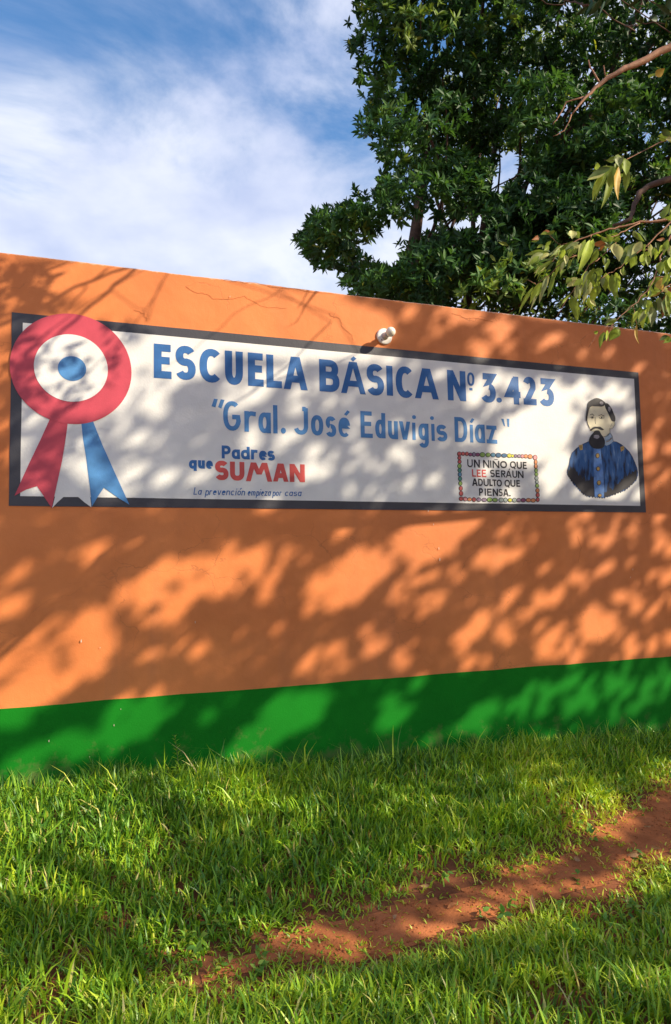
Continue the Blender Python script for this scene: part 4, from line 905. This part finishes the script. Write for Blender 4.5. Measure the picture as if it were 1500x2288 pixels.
branch = tubes('drooping_branch', [
 twig([(1800, 0), (1500, 40), (1200, 75), (1050, 115), (900, 140), (740, 195), (560, 260), (430, 330), (340, 400)], ZH, 2.6, 2.55, .0085, .0018),
 twig([(1200, 75), (1100, 130), (980, 195), (860, 220)], ZH, 2.58, 2.5, .004, .0018),
 twig([(1700, -90), (1500, 70), (1290, 270), (1050, 470), (940, 545), (820, 610)], ZH, 2.55, 2.45, .005, .0015),
 twig([(1650, 60), (1500, 200), (1400, 400), (1350, 590), (1270, 740), (1130, 870), (980, 1000), (900, 1090)], ZH, 2.5, 2.4, .0055, .0015),
 twig([(960, 1000), (905, 1120), (895, 1210)], ZH, 2.42, 2.4, .0016, .001), twig([(900, 1060), (780, 1160), (710, 1270)], ZH, 2.42, 2.4, .0014, .0008),
 twig([(1290, 270), (1270, 330), (1230, 350)], ZH, 2.5, 2.48, .0022, .0012), twig([(1130, 870), (1145, 960), (1170, 1050)], ZH, 2.45, 2.42, .0018, .001),
 twig([(740, 195), (690, 330), (590, 390), (500, 350)], ZH, 2.55, 2.5, .003, .0012), twig([(590, 390), (430, 470), (340, 570), (210, 670), (125, 622)], ZH, 2.5, 2.5, .0026, .0012),
 twig([(430, 330), (370, 440), (290, 480)], ZH, 2.5, 2.5, .002, .001), twig([(820, 410), (720, 480), (640, 600), (550, 740), (400, 980)], ZH, 2.5, 2.45, .0026, .0009),
 twig([(980, 270), (820, 410)], ZH, 2.52, 2.5, .002, .002), twig([(1530, 640), (1450, 700), (1400, 740)], ZH, 2.45, 2.4, .003, .0012), twig([(1560, 560), (1480, 590), (1350, 590)], ZH, 2.45, 2.42, .003, .002),
 twig([(210, 670), (160, 640)], ZH, 2.5, 2.5, .0015, .0008), twig([(560, 260), (440, 290), (330, 190)], ZH, 2.55, 2.55, .0015, .0008),
 twig([(1700, 480), (1460, 590), (1290, 670), (1110, 760)], ZU, 2.9, 2.7, .0055, .0018), twig([(1110, 760), (1060, 790)], ZU, 2.7, 2.7, .0018, .001), twig([(1110, 745), (990, 740)], ZU, 2.7, 2.7, .0014, .0008),
], M['twig'], otree, 6, .15)
branch['label'] = 'thin reddish-brown drooping twigs'
tubes('limb', [twig([(1900, -420), (1500, -120), (1220, 15), (1110, 60), (960, 160), (850, 260), (740, 400)], ZU, 4.2, 4.0, .026, .004), twig([(960, 160), (900, 60), (870, -20)], ZU, 4.1, 4.1, .009, .005), twig([(850, 260), (700, 300), (640, 420), (600, 470)], ZU, 4.05, 4.0, .008, .003), twig([(1110, 60), (1000, 110), (985, 20)], ZU, 4.15, 4.1, .008, .004), twig([(740, 400), (690, 520), (600, 560)], ZU, 4.0, 3.95, .006, .002)], M['twig'], otree, 8, .12)['label'] = 'bare pinkish-brown limb reaching down from the top right'
tubes('limb', [twig([(1900, 760), (1500, 880), (1350, 925), (1260, 990), (1220, 1090), (1190, 1190), (1060, 1240)], ZU, 3.3, 3.0, .017, .006)], M['bark'], otree, 8, .12)['label'] = 'dark gnarled limb at the right edge'
HL = [(180,690,45,950,40,'b'),(245,650,150,860,48,'B'),(330,580,240,850,55,'p'),(370,430,215,630,42,'g'),(300,480,185,560,42,'p'),(275,370,120,490,60,'y'),(330,370,225,430,38,'p'),(560,250,330,400,55,'g'),(470,290,300,430,50,'g'),(380,545,345,640,30,'b'),(430,430,385,600,40,'B'),(480,400,430,560,60,'g'),(590,380,510,510,30,'b'),(720,240,600,570,88,'B'),(795,330,720,480,62,'g'),(750,510,800,720,115,'g'),(690,540,660,700,50,'B'),(600,600,500,690,75,'p'),(610,660,600,850,45,'p'),(545,745,400,880,32,'k'),(540,760,430,900,26,'g'),(545,780,590,1040,88,'g'),(640,640,620,830,62,'B'),(765,690,700,890,62,'B'),(700,790,755,905,48,'B'),(850,600,870,735,56,'g'),(930,570,960,820,88,'b'),(1040,500,1050,580,45,'b'),(1000,280,1030,480,115,'k'),(1160,270,1060,440,95,'k'),(1220,265,1180,350,60,'p'),(1240,370,1240,490,74,'B'),(1300,280,1310,415,46,'p'),(1150,400,1110,510,62,'b'),(1450,430,1460,590,100,'b'),(1500,400,1540,560,90,'B'),(1395,610,1430,730,90,'o'),(1400,740,1250,790,48,'o'),(1450,760,1410,990,60,'n'),(1390,790,1380,950,60,'y'),(1340,900,1310,1075,66,'y'),(1250,820,1270,900,80,'B'),(1200,920,1120,1080,60,'b'),(1230,900,1230,1095,74,'B'),(1170,1050,1200,1235,28,'o'),(960,1000,860,1055,46,'y'),(970,1080,900,1210,78,'g'),(860,1120,820,1280,52,'g'),(800,1110,765,1140,32,'b'),(545,150,550,232,85,'P'),(340,160,250,188,42,'n'),(235,215,165,240,40,'n'),(880,270,740,290,60,'n'),(860,300,800,340,50,'n'),(990,215,880,190,64,'g'),(930,260,880,180,50,'b'),(280,345,100,390,42,'b'),(430,310,370,360,48,'p'),(620,290,540,320,42,'p'),(330,300,280,340,40,'b'),(350,250,290,310,36,'b'),(1230,750,1170,820,42,'y'),(1130,860,1050,930,30,'y'),(1520,1180,1420,1230,64,'g'),(1440,230,1360,240,30,'n'),(1180,150,1260,250,60,'k'),(1500,110,1470,210,60,'b'),(1470,700,1540,760,60,'n'),(1420,500,1370,580,34,'b'),(660,250,640,360,45,'k'),(1560,20,1430,30,60,'b'),(720,620,690,760,50,'g'),(1320,880,1290,960,40,'y'),(490,520,440,600,30,'b'),(820,640,800,720,30,'g')]
HL += [(1480,560,1440,700,50,'B'),(1420,620,1400,720,44,'b'),(1380,640,1330,760,50,'B'),(1490,690,1500,860,60,'B'),(1460,820,1480,980,50,'b'),(1320,700,1300,800,44,'B'),(1290,820,1330,930,50,'B'),(1540,860,1500,1010,60,'y'),(1100,360,1060,480,50,'B'),(900,420,870,540,50,'b'),(770,560,760,700,50,'B'),(480,330,440,430,50,'B'),(560,330,520,420,50,'b'),(1380,300,1340,430,50,'B'),(1460,250,1420,380,60,'b'),(1530,300,1500,440,60,'B')]
HU = [(1060,790,860,900,70,'b'),(1040,830,960,1110,56,'b'),(1100,790,1100,1050,74,'o'),(1060,800,1075,1010,40,'b'),(1150,730,1160,860,90,'g'),(1120,720,1060,745,60,'b'),(960,790,915,810,52,'B'),(1090,830,990,930,50,'b'),(1500,540,1400,560,60,'B'),(1470,520,1560,600,60,'B'),(1440,1190,1500,1060,80,'b'),(1380,100,1450,40,60,'o')]
mk = {'b': 'long_leaf', 'B': 'long_leaf_bright', 'p': 'long_leaf_pale', 'P': 'long_leaf_pale', 'g': 'long_leaf', 'k': 'long_leaf_dark', 'y': 'long_leaf_grey', 'o': 'long_leaf_yellow', 'n': 'long_leaf_brown'}
for z, lst, dd in ((ZH, HL, 2.5), (ZU, HU, 2.7)):
    for a, b, c, d, w, k in lst:
        dp = dd+random.uniform(-.06, .06); A = hpt((a, b), z, dp); B = hpt((c, d), z, dp+random.uniform(-.035, .035))
        curved_leaf('leaf', A, B, w/z[2]*dp/F, mk[k], branch)
        for _k in range(2 if w > 36 else 0):
            ox_, oy_ = random.uniform(-60, 60), random.uniform(-30, 45); sc2 = random.uniform(.55, .9); dp += random.uniform(-.1, .1)
            A = hpt((a+ox_, b+oy_*.6), z, dp); B = hpt((a+ox_+(c-a)*sc2+random.uniform(-30, 30), b+oy_*.6+(d-b)*sc2), z, dp)
            curved_leaf('leaf', A, B, w*.75/z[2]*dp/F, mk[random.choice('bbgBpky')], branch)
ob = np.array([8.8, -1.9, .1])
e1 = hpt((1900, -420), ZU, 4.2); e2 = hpt((1800, 0), ZH, 2.6); e3 = hpt((1900, 760), ZU, 3.3)
tubes('trunk', [([ob, ob+(-.1, .1, 1.2), ob+(-.3, .1, 2.6), ob+(-.6, .1, 3.8), ob+(-1.0, .2, 6.0)], [.17, .14, .12, .09, .05])], M['bark'], otree, 10)
lims = [(curve_pts(ob+(-.5, .1, 3.4), e1, 8, -.04, .03), list(np.linspace(.07, .034, 9))), (curve_pts(ob+(-.3, .1, 2.6), e3, 8, -.06, .03), list(np.linspace(.05, .017, 9))), (curve_pts(e3, e2, 6, -.05, .03), list(np.linspace(.015, .0085, 7)))]
# overhead twigs whose shadows cross the upper left of the wall
def sh_pt(px_, py_, ds=0):
    w_ = W(px_, py_); s_ = (3.9-(w_[1]-ZC))/.95+ds; return np.array([w_[0], 0, w_[1]])+SUN*s_
BR_ = [([(-60, 760), (0, 727), (69, 699), (170, 640), (280, 596), (420, 560)], .012, .007), ([(60, 830), (87, 792), (121, 754), (166, 716), (194, 692), (256, 640), (330, 570)], .006, .010), ([(150, 705), (163, 678), (187, 640), (240, 600)], .004, .006),
       ([(300, 920), (330, 850), (420, 790), (520, 700), (640, 640)], .002, .003), ([(-20, 640), (40, 620), (120, 600), (200, 570)], .005, .004), ([(250, 650), (300, 690), (330, 720)], .003, .002), ([(470, 930), (560, 880), (640, 820), (740, 720)], .006, .004), ([(520, 905), (580, 860), (690, 830), (800, 790)], .004, .004),
       ([(-30, 950), (20, 860), (50, 800), (110, 740)], .004, .006), ([(130, 900), (170, 860), (230, 800)], .005, .003)]
junc = sh_pt(420, 540, .25)
for pts, ra, rb in BR_:
    P = [sh_pt(*p) for p in pts]; Q = []
    for i in range(len(P)-1):
        for k in range(3): Q.append(P[i]+(P[i+1]-P[i])*k/3+np.array([random.gauss(0, .006) for _ in range(3)]))
    Q.append(P[-1]); lims.append((Q, list(np.linspace(ra, rb, len(Q))))); lims.append((curve_pts(P[-1], junc, 4, 0, .03), [.003]*5))
lims.append((curve_pts(ob+(-1.0, .2, 5.8), junc, 8, -.10, .03), list(np.linspace(.04, .012, 9))))
tubes('limbs', lims, M['bark'], otree, 6)['kind'] = 'stuff'
tp = []
for cx1, cy1, rx, ry, n_k in ((40, 640, 70, 60, 70), (90, 660, 50, 40, 26), (20, 600, 60, 25, 24), (70, 800, 50, 45, 22), (60, 760, 30, 30, 8), (145, 790, 20, 14, 6), (30, 860, 40, 70, 26), (270, 735, 30, 20, 9), (250, 780, 30, 50, 12), (20, 960, 30, 70, 22), (90, 990, 40, 60, 14), (190, 860, 40, 50, 14), (120, 880, 60, 30, 14), (70, 1400, 80, 45, 22), (110, 1440, 60, 30, 14), (130, 1465, 20, 20, 7), (20, 1500, 30, 18, 9), (0, 1290, 60, 40, 12), (300, 740, 25, 14, 5), (200, 960, 50, 50, 12), (60, 1070, 60, 40, 12)):
    for _ in range(n_k):
        a = random.uniform(0, 2*math.pi); r = math.sqrt(random.random()); tp.append(sh_pt(cx1+rx*r*math.cos(a), cy1+ry*r*math.sin(a), random.uniform(0, .5)+(2.2 if cy1 > 1200 else 0)))
tp = np.array(tp); k_ = rng.uniform(.6, 1.2, len(tp))
leaves('crown', tp, unit(rng.normal(size=tp.shape)+np.array([-.4, 0, -.9])), rand_dir(len(tp)), .085*k_, .034*k_, M['leaf_shade'], otree, rng.random(len(tp)))['kind'] = 'stuff'

# ------------------------------------------------------------------ grass
def blades(name, x, y, ln, wd, lean, tint, mt, zoff=0, curl=.22):
    n = len(x); z = zground(x, y)-.004; base = np.stack([x, y, z], -1)
    az = rng.uniform(0, 2*math.pi, n); h = np.stack([np.cos(az), np.sin(az), np.zeros(n)], -1)
    up = np.array([0, 0, 1.0]); sd = np.cross(h, up)
    tw = rng.normal(size=n)*.6; sd = unit(sd*np.cos(tw)[:, None]+h*np.sin(tw)[:, None])
    ts = [0, .35, .7, 1.0]; wf = [.75, 1.0, .72, 0]; V = np.zeros((n, 7, 3))
    for k, t in enumerate(ts):
        ang = lean*(t+curl*t*t); c = base+(h*(np.sin(ang)*t)[:, None]+up*(np.cos(ang*.8)*t)[:, None])*ln[:, None]
        if k < 3: V[:, 2*k] = c-sd*(wd*wf[k]/2)[:, None]; V[:, 2*k+1] = c+sd*(wd*wf[k]/2)[:, None]
        else: V[:, 6] = c
    V[:, :, 2] = np.maximum(V[:, :, 2], z[:, None]+.002)
    V[:, :, 1] = np.minimum(V[:, :, 1], -.006)
    F_ = np.array([0, 1, 3, 2, 2, 3, 5, 4, 4, 5, 6]); loops = (np.arange(n)[:, None]*7+F_).ravel()
    return fast_mesh(name, V.reshape(-1, 3), loops, np.tile([4, 4, 3], n), mt, None, np.repeat(tint, 3))
def scatter(n, x0, x1, y0, y1):
    return rng.uniform(x0, x1, n), rng.uniform(y0, y1, n)
def density(x, y):
    d = path_d(x, y); k = sstep(-.04, .11, d); k = k*(.5+.5*sstep(.03, .30, d)); k = np.maximum(k, .42*sstep(2.1, 1.25, x)); k = np.maximum(k, .75*sstep(.55, .68, fbm(x, y, 9, 2)))
    return np.clip(k, .0, 1)+.018
def grass_batch(n, x0, x1, y0, y1, fine=True):
    x, y = scatter(n, x0, x1, y0, y1)
    # tufts
    tx = np.round(x/.055)*.055+.03*np.sin(x*91+y*57); ty = np.round(y/.055)*.055+.03*np.cos(x*73-y*41)
    x = x+(tx-x)*.45; y = np.minimum(y+(ty-y)*.45, -.01)
    dn_ = density(x, y)*(.30+.95*sstep(.30, .62, fbm(x, y, 3.1, 3)))
    k = rng.random(n) < dn_; x, y = x[k], y[k]
    d = path_d(x, y); near_w = sstep(.45, .03, -y)
    low = sstep(.02, .35, d)
    ln = (.026+.066*low*(.15+.7*fbm(x, y, 2.2, 3)+.95*fbm(x+2, y-6, 6.5, 2)**1.3)+.075*near_w*fbm(x+9, y, 3.5, 2))*rng.uniform(.55, 1.35, len(x))
    tall = rng.random(len(x)) < .012; ln = ln*np.where(tall, 1.8, 1)
    wd = rng.uniform(.0046, .0108, len(x))*(.75+.35*low)
    lean = np.abs(rng.normal(size=len(x)))*.62+.12+.35*(1-low)
    t = .30+.70*(fbm(x, y, 1.1, 3)-.5)+rng.normal(size=len(x))*.17+.22*(1-low)
    t = np.where(rng.random(len(x)) < .05, rng.uniform(.8, 1, len(x)), np.clip(t, 0, .78))
    return x, y, ln, wd, lean, t
b1 = grass_batch(165000, -1.2, 5.6, -2.75, -.005); b2 = grass_batch(26000, -5, 10, -4.3, 0); 
o_ = (b2[0] < -1.2) | (b2[0] > 5.6) | (b2[1] < -2.75); b2 = tuple(a[o_] for a in b2)
cat = tuple(np.concatenate([a, b]) for a, b in zip(b1, b2)); cat = (cat[0], cat[1], cat[2], cat[3]*np.where(np.arange(len(cat[0])) >= len(b1[0]), 1.9, 1.0), cat[4], cat[5])
g_ = blades('grass', *cat[:5], cat[5], M['grass']); print('blades', len(cat[0]))
tag(g_, 'bright green grass thick along the foot of the wall', 'grass', kind='stuff')
# long arching blades rising against the green band
n = 1500; x, y = scatter(n, -1.0, 5.2, -.30, -.015); k = fbm(x, y, 3.3, 2) > .47; x, y = x[k], y[k]; n = len(x); ln = rng.uniform(.10, .27, n)*(.7+.5*fbm(x, y, 2.0)); 
tl = blades('tall_grass', x, y, ln, rng.uniform(.004, .008, n), np.abs(rng.normal(size=n))*.45+.08, np.clip(.25+rng.normal(size=n)*.2, 0, .8), M['grass'], curl=.8)
tag(tl, 'taller arching grass blades standing against the green foot band', 'grass', kind='stuff')

M['weedleaf'] = mat('weed_leaf', (.08, .20, .03), .5, .3, tintcol=[(.16, .34, .045), (.34, .46, .07)], trans=.25)
n = 1500; x, y = scatter(n, -1.0, 5.2, -2.6, -.05); k = (fbm(x+4, y, 2.4, 3) > .52) & (path_d(x, y) > .0); x, y = x[k], y[k]
C = np.stack([x, y, zground(x, y)+rng.uniform(.015, .075, len(x))], -1)
p_, d_, n_, l_, w_ = rosettes(C, np.array([0, 0, 1.])+rng.normal(size=C.shape)*.25, 6, .034, .020)
gw = leaves('ground_weeds', p_, d_, n_, l_, w_, M['weedleaf'], None, rng.random(len(p_)), .15)
tag(gw, 'small round-leaved weeds mixed through the grass', 'weeds', kind='stuff')
# weed with a tall leafy flower stalk
def weed(px_, py0, py1, label, lean=-.02):
    b = W(px_, py0, -.06); base = np.array([b[0], -.06, zground(b[0], -.06).item()]); t = W(px_-lean*0, py1, -.06); top = np.array([t[0]+lean, -.06, t[1]])
    r_ = empty('weed', tuple(base), label, 'weed', None)
    cp = curve_pts(base, top, 8, 0, .04); tubes('stem', [(cp, list(np.linspace(.0028, .0010, 9)))], M['weedstem'], r_, 6)
    P = []; Dr = []; Ln = []
    for i in range(26):
        t_ = .12+.86*i/26; k = t_*8; j = min(int(k), 7); p = np.array(cp[j])+(np.array(cp[j+1])-np.array(cp[j]))*(k-j); a = i*2.4
        P.append(p); Dr.append((math.cos(a), math.sin(a)*.8, .35+.5*t_)); Ln.append(.050*(1-.72*t_)+.006)
    P = np.array(P); Dr = np.array(Dr); Ln = np.array(Ln)
    for i in range(26):
        leaves('leaf', P[i:i+1], Dr[i:i+1], np.array([[0, 0, 1.]]), Ln[i:i+1], Ln[i:i+1]*.30, M['grass'], r_, np.array([.35]), .1)
M['weedstem'] = mat('weed_stem', (.10, .14, .04), .6, .3)
weed(398, 1735, 1640, 'slim leafy weed with a tall flower stalk standing against the green band on the left', -.02)
weed(1130, 1665, 1618, 'small spiky weed standing against the green band right of the middle', .01)

# fallen leaves
M['dead'] = mat('dry_leaf', (.30, .115, .040), .7, .25, var=.4, vscale=40, trans=.15)
M['dead_pale'] = mat('pale_dry_leaf', (.42, .24, .12), .75, .2, var=.3, vscale=40, trans=.15)
FL = [(1168, 1690, .08, 60, 'dead', 'orange-brown dry leaf caught upright in the grass near the wall on the right'), (830, 1905, .09, 80, 'dead', 'curled rust-brown leaf standing in the grass left of the path'), (926, 1880, .075, 60, 'dead', 'small bright rust leaf in the grass above the path'),
 (1298, 1928, .07, 100, 'dead_pale', 'pale curled leaf at the upper edge of the path'), (1190, 2055, .085, 60, 'dead_pale', 'tan leaf standing in the grass below the path'), (1222, 1852, .06, 30, 'dead', 'small purplish-brown leaf in the grass beside the bright tuft'),
 (1420, 1828, .07, 20, 'dead', 'dark curled leaf lying where the path widens'), (1400, 1915, .09, 0, 'dead_pale', 'long pale leaf lying flat in the middle of the path'), (1478, 1905, .08, 120, 'dead_pale', 'curled pale leaf on the path by the right edge'), (1330, 1818, .06, 90, 'dead', 'brown leaf caught in the bright grass tuft beside the path'),
 (90, 2045, .06, 80, 'dead', 'tiny red-orange leaf in the grass at the lower left'), (606, 2020, .07, 95, 'dead', 'rust leaf poking up through grass in the lower middle'), (1050, 1715, .06, 40, 'dead', 'rusty leaf low in the tall grass near the wall'), (1050, 2100, .07, 20, 'dead', 'dull red leaf in the grass at the bottom right'),
 (1310, 2000, .05, 70, 'dead_pale', 'small pale leaf at the lower edge of the path near the right'), (1455, 1850, .05, 160, 'dead_pale', 'small pale leaf on the wide part of the path'), (1000, 2035, .06, 15, 'dead', 'rusty leaf lying flat on the narrow middle of the path'), (880, 2060, .05, 60, 'dead_pale', 'small tan leaf where the path fades into the grass'), (560, 2110, .06, 30, 'dead', 'dull brown leaf in thin grass at the left end of the path'), (960, 1990, .05, 170, 'dead_pale', 'small pale leaf at the grassy upper edge of the narrow path')]
for px_, py_, L, an, mk_, lb in FL:
    P = ground_hit(px_, py_); a = math.radians(an); up_ = .02 if path_d(P[0], P[1]) < .03 else .045
    A = P+np.array([0, 0, up_*.5]); st = .75 if (lb and ('upright' in lb or 'standing' in lb or 'poking' in lb)) else .12
    B = A+np.array([math.cos(a)*L*(1-st*.4), math.sin(a)*L*.5, st*L]); random.seed(int(px_*7+py_))
    o = curved_leaf('fallen_leaf', A, B, L*.34, mk_, None, .25, .5)
    tag(o, lb or 'small dry brown leaf fallen on the ground along the path', 'leaf', 'fallen dry leaves')
# little clods and grit on the path
cx2, cy2 = scatter(26000, .2, 5.2, -2.6, -.3); k = path_d(cx2, cy2) < .06; cx2, cy2 = cx2[k][:5200], cy2[k][:5200]; n = len(cx2)
oc_ = np.array([[1, 0, 0], [0, 1, 0], [-1, 0, 0], [0, -1, 0], [0, 0, .8], [0, 0, -.6]]); of_ = np.array([0, 1, 4, 1, 2, 4, 2, 3, 4, 3, 0, 4, 1, 0, 5, 2, 1, 5, 3, 2, 5, 0, 3, 5])
sz = rng.exponential(.0022, n)+.0012; sz = np.minimum(sz, .010)
V = np.stack([cx2, cy2, zground(cx2, cy2)+.006], -1)[:, None]+oc_[None]*(sz[:, None, None]*rng.uniform(.6, 1.4, (n, 6, 1)))
tag(fast_mesh('earth_crumbs', V.reshape(-1, 3), (np.arange(n)[:, None]*6+of_).ravel(), np.full(n*8, 3), M['path']), 'loose red crumbs of earth scattered over the path', 'earth', kind='stuff')
